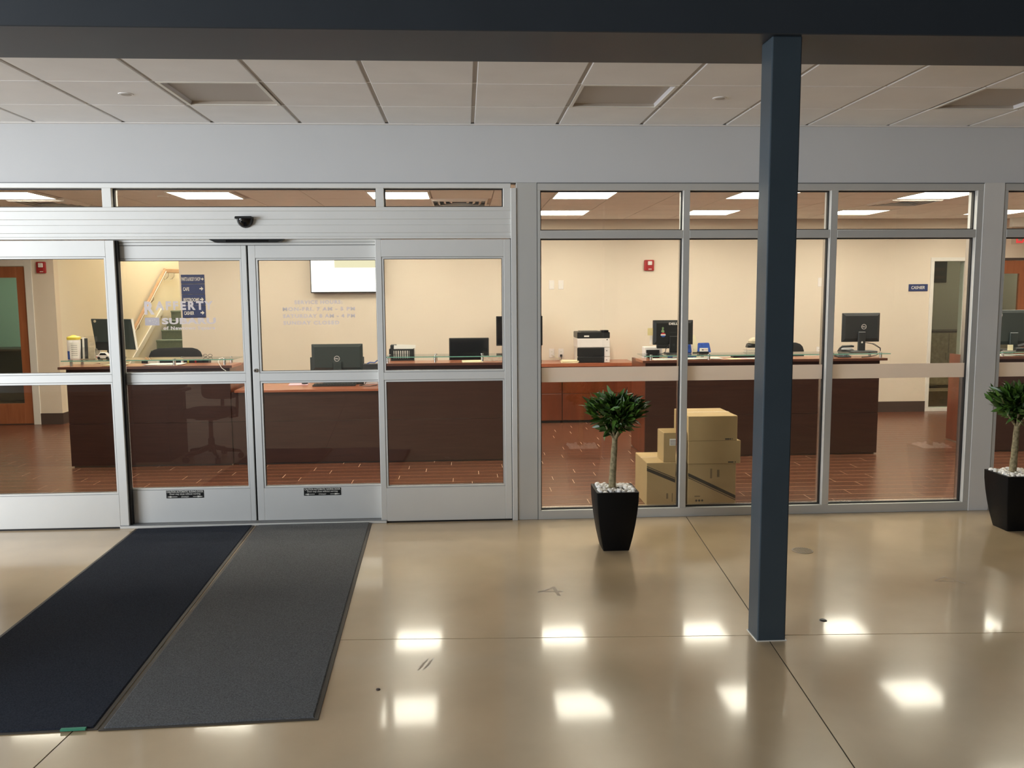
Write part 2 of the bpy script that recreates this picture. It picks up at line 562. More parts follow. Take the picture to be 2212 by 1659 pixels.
# steel beam and column
MB().box(-9.5, 10, -2.352, -1.85, 2.86, 4.6).build('beam', 'beam_paint', bevel=0.004, kind='structure',
    label='dark blue painted beam crossing the top of the lobby', cat='beam')
colm = MB()
colm.box(1.413, 1.553, -2.325, -2.185, 0.0, 2.86)
colm.build('column', 'blue_steel', bevel=0.006, seg=2, kind='structure', label='square blue steel column carrying the beam', cat='column')
gr = MB()
gr.ring_xz(0, 0, 0, 0, 0, 0, 0)
gr = MB()
for x0, x1, y0, y1 in ((1.408, 1.558, -2.329, -2.325), (1.408, 1.558, -2.185, -2.181), (1.408, 1.413, -2.325, -2.185), (1.553, 1.558, -2.325, -2.185)):
    gr.box(x0, x1, y0, y1, 0.0, 0.004)
gr.build('trim_4', 'white', kind='structure', label='thin pale sealant line around the column foot', cat='trim')

# lobby tile ceiling
TX0 = -2.365
ceil = MB().box(-9.5, 10, -1.85, 0.0, 2.935, 2.96).build('ceiling', 'ceil_grid', kind='structure',
        label='lobby ceiling of pale square tiles in a beige grid', cat='ceiling')
RY = [(0.0, -0.566), (-0.566, -1.176), (-1.176, -1.79)]
tile_me = {}
TROF = {1, 5, 9}
for k in range(-9, 18):
    for r, (ya, yb) in enumerate(RY):
        if r == 1 and k in TROF:
            continue
        wy = ya - yb
        key = round(wy, 3)
        if key not in tile_me:
            tile_me[key] = MB().box(-0.293, 0.293, -wy / 2 + 0.003, wy / 2 - 0.003, 0, 0.012).mesh('ceiling_tile', 'ceil_tile', bevel=0.003)
        piece('ceiling_tile', tile_me[key], (TX0 + 0.61 * (k + 0.5), (ya + yb) / 2, 2.913), ceil)
for yb in (-0.566, -1.176, -1.79):
    MB().box(-9.5, 10, yb - 0.008, yb + 0.008, 2.9165, 2.926).build('cross_tee', 'ceil_grid_light', ceil)
for k in range(-9, 18):
    x = TX0 + 0.61 * k
    MB().box(x - 0.014, x + 0.014, -1.85, -0.002, 2.921, 2.935).build('main_tee', 'ceil_grid', ceil)
    MB().box(x + 0.0165, x + 0.0185, -1.85, -0.002, 2.9145, 2.921).build('main_tee', 'ceil_grid_light', ceil)
MB().box(-9.5, 10, -0.02, 0.0, 2.905, 2.913).build('wall_angle', 'ceil_grid_light', ceil)

# unlit recessed lights in the lobby ceiling
TRL = ['unlit recessed square light in the lobby ceiling above the sliding doors', 'unlit recessed square light in the lobby ceiling just left of the column',
       'unlit recessed square light in the lobby ceiling far right of the column']
for n_, k in enumerate(sorted(TROF)):
    xa, xb = TX0 + 0.61 * k + 0.014, TX0 + 0.61 * (k + 1) - 0.014
    ya, yb = -1.172, -0.570
    t = thing('recessed_light', TRL[n_], 'light', ((xa + xb) / 2, (ya + yb) / 2, 2.913), 'unlit recessed lights in the lobby ceiling')
    fr = MB()
    for a in ((xa, xb, ya, ya + 0.02), (xa, xb, yb - 0.02, yb), (xa, xa + 0.02, ya + 0.02, yb - 0.02), (xb - 0.02, xb, ya + 0.02, yb - 0.02)):
        fr.box(a[0], a[1], a[2], a[3], 2.911, 2.917)
    fr.build('frame', 'white', t)
    hi = 3.045
    i = 0.045
    A = [(xa + 0.02, ya + 0.02), (xb - 0.02, ya + 0.02), (xb - 0.02, yb - 0.02), (xa + 0.02, yb - 0.02)]
    Bq = [(xa + 0.02 + i, ya + 0.05), (xb - 0.02 - i, ya + 0.05), (xb - 0.02 - i, yb - 0.035), (xa + 0.02 + i, yb - 0.035)]
    for e, nm, mt in ((0, 'side_panel', 'trof_side'), (1, 'side_panel', 'trof_side'), (2, 'lens', 'lens_off'), (3, 'side_panel', 'trof_side')):
        a0, a1 = A[e], A[(e + 1) % 4]
        b0, b1 = Bq[e], Bq[(e + 1) % 4]
        o = MB()
        cx, cy = (xa + xb) / 2, (ya + yb) / 2
        pts = [(a0[0], a0[1], 2.917), (a1[0], a1[1], 2.917), (b1[0], b1[1], hi), (b0[0], b0[1], hi)]
        outp = [Vector(p) + Vector(((p[0] - cx), (p[1] - cy), 0)).normalized() * 0.006 for p in pts]
        o.hexa([outp[0], outp[1], pts[1], pts[0]], [outp[3], outp[2], pts[2], pts[3]])
        o.build(nm, mt, t)
    MB().box(Bq[0][0], Bq[1][0], Bq[0][1], Bq[2][1], hi, hi + 0.008).build('top_panel', 'lens_off', t)
    bs = MB()
    for j in range(3):
        z = 2.945 + 0.033 * j
        y = yb - 0.0235 - 0.005 * j
        bs.box(xa + 0.045, xb - 0.045, y - 0.006, y, z, z + 0.005)
    bs.build('louver', 'trof_side', t)
ceil_hole = None

# flush ceiling discs
for x, y, lb in ((-2.018, -0.87, 'flat round sprinkler cover in the lobby ceiling left of the recessed light'),
                 (1.614, -0.86, 'flat round sprinkler cover in the lobby ceiling beside the column')):
    t = thing('sprinkler_cover', lb, 'sprinkler cover', (x, y, 2.90), 'sprinkler covers in the lobby ceiling')
    MB().lathe([(0.042, 2.909), (0.045, 2.913)], (x, y, 0), 24).build('plate', 'ceil_tile', t, smooth=True)
    MB().lathe([(0.030, 2.907), (0.032, 2.909)], (x, y, 0), 24).build('cap', 'ceil_grid', t, smooth=True)

# ================================================================== GLASS FRONT
GL = 'glass'


def pane(x0, x1, z0, z1, y, parent, th=0.006, m='glass'):
    return MB().box(x0, x1, y - th / 2, y + th / 2, z0, z1).build('pane', m, parent)


def door_panel(name, label, X0, X1, y0, y1, z0, z1, gx0, gx1, sl, sr, glz=((0.285, 1.062), (1.152, 1.960)), cat='door'):
    """one aluminium framed panel: stiles, rails, beads, gaskets and two panes"""
    t = thing(name, label, cat, ((X0 + X1) / 2, (y0 + y1) / 2, z0), kind='structure')
    MB().box(X0, sl, y0, y1, z0, z1).build('stile', 'alu', t, bevel=0.002)
    MB().box(sr, X1, y0, y1, z0, z1).build('stile', 'alu', t, bevel=0.002)
    bx0, bx1 = sl, sr
    (a0, a1), (b0, b1) = glz
    bd = 0.016
    MB().box(bx0, bx1, y0, y1, z0, a0 - bd).build('bottom_rail', 'alu', t, bevel=0.002)
    MB().box(bx0, bx1, y0, y1, a1 + bd, b0 - bd).build('middle_rail', 'alu', t, bevel=0.002)
    MB().box(bx0, bx1, y0, y1, b1 + bd, z1).build('top_rail', 'alu', t, bevel=0.002)
    yc = (y0 + y1) / 2
    for q0, q1 in glz:
        MB().ring_xz(bx0 + 0.002, bx1 - 0.002, q0 - bd + 0.002, q1 + bd - 0.002, 0.012, y0 + 0.003, yc - 0.006).build('glazing_bead', 'alu', t)
        MB().ring_xz(bx0 + 0.0005, bx1 - 0.0005, q0 - bd + 0.0005, q1 + bd - 0.0005, 0.002, y0 + 0.002, y0 + 0.004).build('bead_seam', 'alu_dark', t)
        MB().ring_xz(bx0 + 0.012, bx1 - 0.012, q0 - 0.005, q1 + 0.004, 0.0055, yc - 0.007, yc + 0.007).build('gasket', 'gasket', t)
        MB().ring_xz(bx0 + 0.002, bx1 - 0.002, q0 - bd + 0.002, q1 + bd - 0.002, 0.012, yc + 0.006, y1 - 0.002).build('glazing_bead', 'alu', t)
        pane(bx0 + 0.012, bx1 - 0.012, q0 - 0.005, q1 + 0.005, yc, t)
    return t


fixed_l = door_panel('window_1', 'fixed aluminium and glass side panel left of the sliding doors', -3.53, -2.487, 0.0, 0.045, 0.012, 2.098,
                     0, 0, -3.475, -2.548, ((0.272, 1.068), (1.156, 1.968)), 'window')
fixed_r = door_panel('window_2', 'fixed aluminium and glass side panel right of the sliding doors', -0.640, 0.340, 0.0, 0.045, 0.012, 2.098,
                     0, 0, -0.597, 0.292, ((0.282, 1.060), (1.148, 1.958)), 'window')
leaf_l = door_panel('door_1', 'left sliding glass door leaf with dealership lettering', -2.56, -1.577, 0.060, 0.105, 0.022, 2.062,
                    0, 0, -2.50, -1.612, ((0.285, 1.056), (1.148, 1.955)), 'door')
leaf_r = door_panel('door_2', 'right sliding glass door leaf with service hours lettering', -1.563, -0.597, 0.060, 0.105, 0.022, 2.062,
                    0, 0, -1.512, -0.632, ((0.285, 1.056), (1.148, 1.955)), 'door')
MB().box(-1.577, -1.563, 0.075, 0.098, 0.022, 2.062).build('meeting_seal', 'gasket', leaf_l)
MB().box(-2.4865, -2.470, 0.020, 0.058, 0.012, 2.098).build('weather_seal', 'gasket', fixed_l)

# lock cylinder on the right leaf
lk = MB()
ring = [(0.014, 0.0), (0.014, 0.010), (0.010, 0.013), (0.005, 0.013)]
for (r0, d0), (r1, d1) in zip(ring[:-1], ring[1:]):
    lk.tube([(-1.540, 0.0605 - d0, 1.153), (-1.540, 0.0604 - d1 - 1e-4, 1.153)], [r0, r1], 16)
lk.build('lock_cylinder', 'chrome', leaf_r, smooth=True)

# vinyl lettering on the leaves (front face of the panes)
YG = 0.0785
lt = MB()
put_text(lt, 'R', -2.325, -2.252, 1.568, 1.664, YG, 0.045)
put_text(lt, 'AFFERTY', -2.247, -1.833, 1.600, 1.664, YG, 0.045, space=1.35)
lt.build('lettering', 'vinyl', leaf_l)
em = MB()
em.box(-2.325, -2.222, YG - 0.0007, YG, 1.489, 1.546)
em.build('emblem', 'vinyl', leaf_l)
st = MB()


def star4(cx, cz, r, y):
    pts = []
    for k in range(8):
        a = PI / 2 + k * PI / 4
        rr = r if k % 2 == 0 else r * 0.32
        pts.append((cx + rr * math.cos(a) * 1.3, cz + rr * math.sin(a)))
    st.poly_xz(pts, y - 0.0012, y - 0.0007)


for cx, cz, r in ((-2.290, 1.522, 0.011), (-2.255, 1.530, 0.007), (-2.243, 1.519, 0.007), (-2.250, 1.506, 0.007), (-2.266, 1.512, 0.006), (-2.270, 1.526, 0.006)):
    star4(cx, cz, r, YG)
st.build('emblem_stars', 'paper', leaf_l)
lt = MB()
put_text(lt, 'SUBARU', -2.205, -1.817, 1.496, 1.543, YG, 0.045, space=1.08)
lt.build('lettering', 'vinyl', leaf_l)
lt = MB()
put_text(lt, 'of Newtown Square', -2.196, -1.825, 1.448, 1.482, YG, 0.035, space=1.15)
lt.build('lettering', 'vinyl', leaf_l)
for s, a in (('SERVICE HOURS:', (-1.246, -0.897, 1.636, 1.664)), ('MON-FRI. 7 AM - 5 PM', (-1.332, -0.806, 1.586, 1.614)),
             ('SATURDAY 8 AM - 4 PM', (-1.332, -0.807, 1.535, 1.563)), ('SUNDAY CLOSED', (-1.331, -0.923, 1.485, 1.513))):
    lt = MB()
    put_text(lt, s, a[0], a[1], a[2], a[3], YG, 0.04, space=1.2)
    lt.build('lettering', 'vinyl', leaf_r)

# black caution stickers on the bottom rails
for par, x0, x1 in ((leaf_l, -2.229, -1.955), (leaf_r, -1.219, -0.943)):
    s_ = MB().box(x0, x1, 0.0588, 0.060, 0.206, 0.264).build('caution_sticker', 'black', par, label='black caution sticker')
    lt = MB()
    wd = x1 - x0
    put_text(lt, 'CAUTION AUTOMATIC SLIDING DOOR', x0 + 0.005, x1 - 0.005, 0.2465, 0.2615, 0.0588, 0.02)
    put_text(lt, 'Door may close without warning', x0 + 0.025, x1 - 0.025, 0.2275, 0.2435, 0.0588, 0.015)
    put_text(lt, 'STANLEY', x0 + wd / 2 - 0.028, x0 + wd / 2 + 0.028, 0.211, 0.2215, 0.0588, 0.01)
    arrow_r(lt, x1 - 0.080, x1 - 0.006, 0.2165, 0.013, 0.0588)
    zc = 0.2165
    h = 0.013
    a0, a1 = x0 + 0.080, x0 + 0.006
    m_ = a0 + (a1 - a0) * 0.6
    lt.poly_xz([(a1, zc), (m_, zc - h * 0.5), (m_, zc - h * 0.14), (a0, zc - h * 0.14), (a0, zc + h * 0.14), (m_, zc + h * 0.14), (m_, zc + h * 0.5)],
               0.0578, 0.0588)
    lt.build('lettering', 'paper', s_)

# transom frame, header box, threshold over the door unit
trim1 = thing('trim_1', 'silver aluminium header and transom frame above the sliding doors', 'frame', (-1.6, 0.05, 2.1), kind='structure')
MB().box(-4.7, 0.345, 0.0, 0.115, 2.464, 2.503).build('head_rail', 'alu', trim1, bevel=0.002)
MB().box(-4.7, 0.345, -0.004, 0.0, 2.497, 2.503).build('head_seam', 'alu_dark', trim1)
MB().box(-4.7, 0.345, 0.0, 0.115, 2.302, 2.330).build('transom_sill', 'alu', trim1, bevel=0.002)
for x0, x1 in ((-2.550, -2.486), (-0.626, -0.570), (0.290, 0.345), (-3.60, -3.53)):
    MB().box(x0, x1, 0.0, 0.115, 2.33, 2.464).build('transom_mullion', 'alu', trim1, bevel=0.002)
MB().box(-4.7, 0.345, 0.004, 0.16, 2.244, 2.302).build('header_band', 'alu', trim1, bevel=0.002)
MB().box(-4.7, 0.345, 0.009, 0.16, 2.204, 2.244).build('header_band', 'alu', trim1, bevel=0.002)
MB().box(-4.7, 0.345, 0.004, 0.16, 2.148, 2.204).build('header_band', 'alu', trim1, bevel=0.002)
MB().box(-4.7, 0.345, 0.008, 0.16, 2.122, 2.148).build('header_band', 'alu', trim1, bevel=0.002)
MB().box(-4.7, 0.345, -0.002, 0.16, 2.104, 2.122).build('header_lip', 'alu', trim1, bevel=0.002)
MB().box(-2.55, -0.60, 0.050, 0.16, 2.086, 2.104).build('track_cover', 'alu', trim1, bevel=0.002)
MB().box(-2.55, -0.60, 0.056, 0.16, 2.066, 2.084).build('track_cover', 'alu', trim1, bevel=0.002)
MB().box(-2.55, -0.60, 0.062, 0.15, 2.062, 2.104).build('track_recess', 'alu_dark', trim1)
MB().box(0.345, 0.385, -0.006, 0.115, 0.0, 2.464).build('door_jamb', 'alu', trim1, bevel=0.002)
MB().box(0.3405, 0.3445, 0.006, 0.10, 0.012, 2.104).build('jamb_seal', 'gasket', trim1)
MB().box(-3.60, -3.53, 0.0, 0.115, 0.0, 2.104).build('door_jamb', 'alu', trim1, bevel=0.002)
MB().box(-2.55, -0.60, -0.012, 0.115, 0.0, 0.018).build('threshold', 'alu', trim1, bevel=0.002)
MB().box(-2.55, -0.60, -0.004, 0.06, 0.018, 0.0215).build('threshold_groove', 'alu_dark', trim1)
MB().box(-3.53, -2.55, 0.004, 0.10, 0.0, 0.0115).build('sill_seal', 'gasket', trim1)
MB().box(-0.60, 0.34, 0.004, 0.10, 0.0, 0.0115).build('sill_seal', 'gasket', trim1)


def window_pane(name, label, x0, x1, z0, z1, yg=0.052, band=False, hidden_side=None):
    t = thing(name, label, 'window', ((x0 + x1) / 2, yg, z0), kind='structure')
    MB().ring_xz(x0, x1, z0, z1, 0.008, yg - 0.016, yg + 0.014).build('gasket', 'gasket', t)
    MB().box(x0 + 0.006, x1 - 0.006, yg - 0.003, yg + 0.003, z0 + 0.006, z1 - 0.006).build('pane', 'glass', t)
    if band:
        MB().box(x0 + 0.008, x1 - 0.008, yg - 0.0045, yg - 0.0035, 1.040, 1.150).build('frosted_band', 'frost', t)
    return t


window_pane('window_3', 'narrow transom pane at the far left above the fixed panel', -3.53, -2.550, 2.330, 2.464)
window_pane('window_4', 'long transom pane above the sliding doors', -2.486, -0.626, 2.330, 2.464)
window_pane('window_5', 'short transom pane above the right fixed panel', -0.570, 0.290, 2.330, 2.464)

trim2 = thing('trim_2', 'silver aluminium frame of the tall windows right of the doors', 'frame', (2.2, 0.05, 0.0), kind='structure')
SX = [(0.561, 1.617), (1.666, 2.726), (2.780, 3.846)]
SX2 = [(4.085, 5.14), (5.19, 6.25)]
trim3 = thing('trim_3', 'silver aluminium frame of the windows beyond the right post', 'frame', (5.2, 0.05, 0.0), kind='structure')
for par, x0, x1, sx in ((trim2, 0.537, 3.893, SX), (trim3, 4.053, 6.30, SX2)):
    MB().box(x0, x1, 0.0, 0.115, 2.448, 2.503).build('head_rail', 'alu_shaded', par, bevel=0.002)
    MB().box(x0, x1, -0.004, 0.0, 2.497, 2.503).build('head_seam', 'alu_dark', par)
    MB().box(x0, x1, 0.0, 0.115, 0.0, 0.068).build('sill_rail', 'alu_shaded', par, bevel=0.002)
    xs = [x0] + [v for p in sx for v in p] + [x1]
    for i in range(0, len(xs), 2):
        MB().box(xs[i], xs[i + 1], 0.0, 0.115, 0.068, 2.448).build('mullion', 'alu_shaded', par, bevel=0.002)
    for a, b in sx:
        MB().box(a, b, 0.0, 0.115, 2.101, 2.160).build('transom_bar', 'alu_shaded', par, bevel=0.002)
        for zz, zz1 in ((0.0685, 0.074), (2.161, 2.166)):
            MB().box(a, b, 0.068, 0.112, zz, zz1).build('inner_stop', 'chrome', par)
        MB().box(b - 0.005, b, 0.068, 0.112, 0.075, 2.10).build('inner_stop', 'chrome', par)
nm = ['first tall window right of the doors', 'middle tall window behind the blue column', 'third tall window, left of the beige post']
for i, (a, b) in enumerate(SX):
    window_pane('window_%d' % (6 + i), nm[i] + ', crossed by a frosted band', a, b, 0.068, 2.101, band=True)
    window_pane('window_%d' % (9 + i), 'transom pane over the ' + nm[i], a, b, 2.160, 2.448)
window_pane('window_12', 'tall window at the far right edge, past the beige post', SX2[0][0], SX2[0][1], 0.068, 2.101, band=True)
window_pane('window_13', 'transom pane at the far right edge, past the beige post', SX2[0][0], SX2[0][1], 2.160, 2.448)
window_pane('window_14', 'tall window beyond the right edge of the view', SX2[1][0], SX2[1][1], 0.068, 2.101, band=True)
window_pane('window_15', 'transom pane beyond the right edge of the view', SX2[1][0], SX2[1][1], 2.160, 2.448)
# solid posts
MB().box(0.385, 0.537, 0.002, 0.16, 0.0, 2.503).build('wall_post', 'alu_shaded', bevel=0.003, kind='structure',
    label='wide silver grey post between the door unit and the windows', cat='post')
MB().box(0.536, 0.5372, -0.001, 0.02, 0.0, 2.503).build('post_seam', 'alu_dark', bpy.data.objects['trim_2'])
MB().box(3.893, 4.053, -0.004, 0.16, 0.0, 2.503).build('wall_pier', 'post_paint', bevel=0.002, kind='structure',
    label='beige grey wall pier right of the third tall window', cat='post')
MB().box(6.30, 10, 0, 0.14, 0, 2.503).build('wall_front_right', 'header_wall', kind='structure', label='lobby wall right of the windows', cat='wall')
MB().box(-9.5, -4.7, 0, 0.14, 0, 2.503).build('wall_front_left', 'header_wall', kind='structure', label='lobby wall left of the door unit', cat='wall')
lwin = thing('window_16', 'glass side window left of the fixed panel', 'window', (-4.15, 0.05, 0.0), kind='structure')
MB().ring_xz(-4.70, -3.60, 0.0, 2.302, 0.05, 0.0, 0.115).build('frame', 'alu', lwin)
MB().box(-4.655, -3.645, 0.049, 0.055, 0.045, 2.257).build('pane', 'glass', lwin)
lw2 = MB().box(-4.70, -3.53, 0.049, 0.055, 2.33, 2.464).build('window_17', 'glass', kind='structure', label='transom pane left of the view', cat='window')

# sensors on the header
t = thing('motion_sensor', 'black dome sensor on the silver header above the sliding doors', 'sensor', (-1.56, 0.0, 2.18))
dm = MB()
for i in range(7):
    a = i / 6 * PI / 2
    if i:
        pa = (i - 1) / 6 * PI / 2
pr = []
N = 14
vs, fs = [], []
for i in range(7):
    a = i / 6 * PI / 2 * 0.98
    for k in range(N + 1):
        b = PI + PI * k / N
        rr = 0.060 * math.cos(a)
        vs.append((-1.56 + rr * math.cos(b), 0.004 + 0.9 * rr * math.sin(b), 2.250 - 0.068 * math.sin(a)))
for i in range(6):
    for k in range(N):
        fs.append((i * (N + 1) + k, (i + 1) * (N + 1) + k, (i + 1) * (N + 1) + k + 1, i * (N + 1) + k + 1))
fs.append(tuple(range(N + 1)))
dm.add(vs, fs)
dm.build('dome', 'black_gloss', t, smooth=True)
MB().poly_xz([(-1.622, 2.245), (-1.498, 2.245), (-1.502, 2.262), (-1.618, 2.262)], -0.052, 0.006).build('mount', 'black', t, bevel=0.003)
t = thing('door_sensor_bar', 'long black sensor bar under the header over the door gap', 'sensor', (-1.55, 0.02, 2.08))
MB().poly_xz([(-1.775, 2.080), (-1.335, 2.080), (-1.285, 2.1035), (-1.823, 2.1035)], -0.004, 0.049).build('housing', 'black', t, bevel=0.002)
MB().box(-1.70, -1.40, -0.0055, -0.004, 2.085, 2.098).build('lens_strip', 'black_gloss', t)

# ================================================================== FLOOR MATS
def floor_mat(label, x, y, wd, ln, rot, pile, tag_=False):
    t = thing('floor_mat', label, 'mat', (0, 0, 0), 'entrance mats in front of the sliding doors')
    MB().box(0, wd, -ln, 0, 0.001, 0.005).build('rubber_border', 'mat_edge', t, bevel=0.002)
    nx, ny = 12, 40
    b = 0.018
    gx = [b, b + 0.006] + [b + (wd - 2 * b) * i / nx for i in range(2, nx - 1)] + [wd - b - 0.006, wd - b]
    gy = [-b * 0.6, -b * 0.6 - 0.006] + [-b * 0.6 - (ln - 1.2 * b) * j / ny for j in range(2, ny - 1)] + [-ln + b * 0.6 + 0.006, -ln + b * 0.6]
    vs, fs = [], []
    for j in range(ny + 1):
        for i in range(nx + 1):
            edge = i in (0, nx) or j in (0, ny)
            vs.append((gx[i], gy[j], 0.0054 if edge else 0.011 + random.uniform(-0.0006, 0.0006)))
    for j in range(ny):
        for i in range(nx):
            a = j * (nx + 1) + i
            fs.append((a, a + nx + 1, a + nx + 2, a + 1))
    o = MB().add(vs, fs).build('pile', pile, t)
    if tag_:
        MB().box(wd - 0.14, wd - 0.045, -ln - 0.004, -ln + 0.010, 0.005, 0.013).build('tag', 'green', t, label='small green edge tag')
    t.location = (x, y, 0)
    t.rotation_euler = (0, 0, rot)
    return t


floor_mat('dark navy entrance mat, the left of the two laid side by side', -2.432, -0.03, 0.858, 2.985, 0.0365, 'mat_dark', True)
floor_mat('entrance mat with the lighter sheen of its nap put into the colour, the right of the two laid side by side', -1.566, -0.008, 0.855, 2.985, 0.0350, 'mat_nap_lit')

# ================================================================== POTTED TREES
leaf_mb = MB()
LV = [(0, 0, 0), (0.008, 0, 0.025), (-0.008, 0, 0.025), (0.0125, 0, 0.052), (-0.0125, 0, 0.052), (0.009, 0, 0.078), (-0.009, 0, 0.078), (0, 0, 0.10)]
spn = [(0, 0.0, 0.0), (0, 0.004, 0.025), (0, 0.007, 0.052), (0, 0.012, 0.078)]
vs = [(x, y + (z / 0.1) ** 2 * 0.022 + abs(x) * -0.35, z) for x, y, z in LV] + [(x, (z / 0.1) ** 2 * 0.022, z) for x, y, z in spn]
# left and right halves folded along the midrib
leaf_mb.add(vs, [(0, 1, 9), (0, 9, 2), (1, 3, 10, 9), (9, 10, 4, 2), (3, 5, 11, 10), (10, 11, 6, 4), (5, 7, 11), (11, 7, 6)])
LEAF = leaf_mb.mesh('leaf', 'leaf', smooth=False)
LEAF.polygons.foreach_set('use_smooth', [True] * len(LEAF.polygons))
PEB = []
for s_ in range(4):
    pm = MB()
    rr = random.Random(s_)
    pm.lathe([(0.004, -0.012), (0.013, -0.007), (0.0165, 0.001), (0.012, 0.009), (0.004, 0.0125)], (0, 0, 0), 7)
    for v in pm.v:
        v.x *= rr.uniform(0.85, 1.2)
        v.y *= rr.uniform(0.85, 1.15)
    PEB.append(pm.mesh('pebble', 'pebble', smooth=True))


def topiary(label, cx, cy, seed):
    rr = random.Random(seed)
    t = thing('potted_tree', label, 'potted plant', (cx, cy, 0), 'small potted trees along the glass front')
    # planter: square, bulging sides
    prof = [(0.087, 0.0), (0.094, 0.03), (0.108, 0.10), (0.121, 0.18), (0.131, 0.26), (0.138, 0.34), (0.140, 0.405)]
    inner = [(0.122, 0.405), (0.120, 0.375)]
    p = MB()
    rings = []
    for h, z in prof + inner:
        rc = 0.010
        ring = []
        for qx, qy, a0 in ((1, -1, -90), (1, 1, 0), (-1, 1, 90), (-1, -1, 180)):
            for da in (0, 45, 90):
                a = R(a0 + da)
                ring.append((cx + qx * (h - rc) + rc * math.cos(a), cy + qy * (h - rc) + rc * math.sin(a), z))
        rings.append(ring)
    n = 12
    vs = [v for r_ in rings for v in r_]
    fs = []
    for i in range(len(rings) - 1):
        for k in range(n):
            k2 = (k + 1) % n
            fs.append((i * n + k, i * n + k2, (i + 1) * n + k2, (i + 1) * n + k))
    fs.append(tuple(range(n - 1, -1, -1)))
    p.add(vs, fs)
    p.build('planter', 'pot', t, smooth=True)
    MB().box(cx - 0.121, cx + 0.121, cy - 0.121, cy + 0.121, 0.37, 0.385).build('soil', 'soil', t)
    for i in range(8):
        for j in range(8):
            x = cx - 0.104 + 0.0297 * i + rr.uniform(-0.008, 0.008)
            y = cy - 0.104 + 0.0297 * j + rr.uniform(-0.008, 0.008)
            if (x - cx) ** 2 + (y - cy) ** 2 < 0.036 ** 2:
                continue
            s = rr.uniform(0.85, 1.25)
            piece('pebble', PEB[rr.randrange(4)], (x, y, 0.393 + rr.uniform(0, 0.018)), t,
                  (rr.uniform(-0.6, 0.6), rr.uniform(-0.6, 0.6), rr.uniform(0, 6)), (s, s, s))
    # trunk
    tp = []
    rs = []
    for i in range(12):
        u = i / 11
        tp.append((cx - 0.016 + 0.016 * u + 0.0015 * math.sin(u * 5 + seed), cy + 0.002 * math.cos(u * 6), 0.385 + 0.36 * u))
        rs.append(0.0255 - 0.0065 * u + 0.0012 * math.sin(i * 2.1 + seed) + (0.005 if i == 0 else 0))
    MB().tube(tp, rs, 12).build('trunk', 'bark', t, smooth=True)
    top = Vector(tp[-1])
    tips = []
    for k in range(9):
        a = 2 * PI * k / 9 + rr.uniform(-0.2, 0.2)
        r_ = rr.uniform(0.05, 0.12)
        e = Vector((cx + 0.005 + r_ * math.cos(a), cy + r_ * math.sin(a), 0.88 + rr.uniform(-0.03, 0.05)))
        m_ = top.lerp(e, 0.5) + Vector((0, 0, -0.015))
        MB().tube([top - Vector((0, 0, 0.012)), m_, e], [0.010, 0.007, 0.004], 6).build('branch', 'bark', t, smooth=True)
        tips.append(e)

    def leaf_pose(shell):
        # a flattened crown narrowing down to the trunk
        while True:
            a = rr.uniform(0, 2 * PI)
            u = rr.uniform(-1, 1)
            el = math.asin(u)
            d = Vector((math.cos(el) * math.cos(a), math.cos(el) * math.sin(a), math.sin(el)))
            rad = rr.uniform(0.72, 1.0) if shell else rr.uniform(0.2, 0.85)
            px = d.x * 0.185 * rad
            py = d.y * 0.165 * rad
            pz = d.z * (0.108 if d.z > 0 else 0.155) * rad
            if d.z < -0.15:
                sq = 1 - 0.42 * (-d.z)
                px *= sq
                py *= sq
            break
        pos = Vector((cx + 0.003 + px, cy + py, 0.928 + pz))
        out = Vector((px, py, 0)).normalized() if (px or py) else Vector((1, 0, 0))
        aim = (out * rr.uniform(0.45, 1.1) + Vector((0, 0, rr.uniform(0.15, 1.0) if d.z > -0.3 else rr.uniform(-0.5, 0.45)))
               + Vector((rr.uniform(-0.5, 0.5), rr.uniform(-0.5, 0.5), 0))).normalized()
        q = aim.to_track_quat('Z', 'Y') @ Euler((0, 0, rr.uniform(0, 6.28))).to_quaternion()
        return pos - aim * 0.03, q.to_euler(), rr.uniform(0.65, 1.0)
    for i in range(290):
        pos, rot, s = leaf_pose(True)
        piece('leaf', LEAF, pos, t, rot, (s * 1.2, s, s * 1.15))
    fill = MB()
    base = [Vector(v.co) for v in LEAF.vertices]
    fcs = [tuple(p_.vertices) for p_ in LEAF.polygons]
    for i in range(420):
        pos, rot, s = leaf_pose(False)
        mm = rot.to_matrix()
        fill.add([pos + mm @ Vector((v.x * s * 1.3, v.y * s, v.z * s * 1.1)) for v in base], fcs)
    fill.build('inner_foliage', 'leaf', t, smooth=True, kind='stuff')
    return t


topiary('small leafy tree in a tapered black planter left of the blue column', 0.987, -0.732, 3)
topiary('small leafy tree in a tapered black planter at the far right edge', 3.917, -0.495, 8)

# ================================================================== OFFICE SHELL
OC = 2.68
BW = 5.33
# wood-look plank floor
ofl = MB().box(-9.5, 10, 0.0, BW + 6.5, -0.08, -0.0012).build('floor_office', 'grout', kind='structure',
        label='office floor of reddish wood-look planks with pale joints', cat='floor')
PWD, PLN = 0.150, 0.92
plank_me = MB().box(0.0020, PLN - 0.0020, 0.0035, PWD - 0.0035, -0.006, 0.0).mesh('plank', 'plank')
rest = MB()
cnt = 0
row = 0
y = 0.165
while y < BW + 2.2:
    off = (row * 0.37 + (row % 2) * 0.18) % 1.0 * PLN
    x = -6.6 - off
    while x < 8.0:
        near = y < 2.3 and cnt < 300 and -4.8 < x < 5.6
        if near:
            piece('plank', plank_me, (x, y, 0.0), ofl)
            cnt += 1
        else:
            rest.box(x + 0.0020, x + PLN - 0.0020, y + 0.0035, y + PWD - 0.0035, -0.006, 0.0)
        x += PLN
    y += PWD
    row += 1
rest.build('planks', 'plank', ofl, kind='stuff')
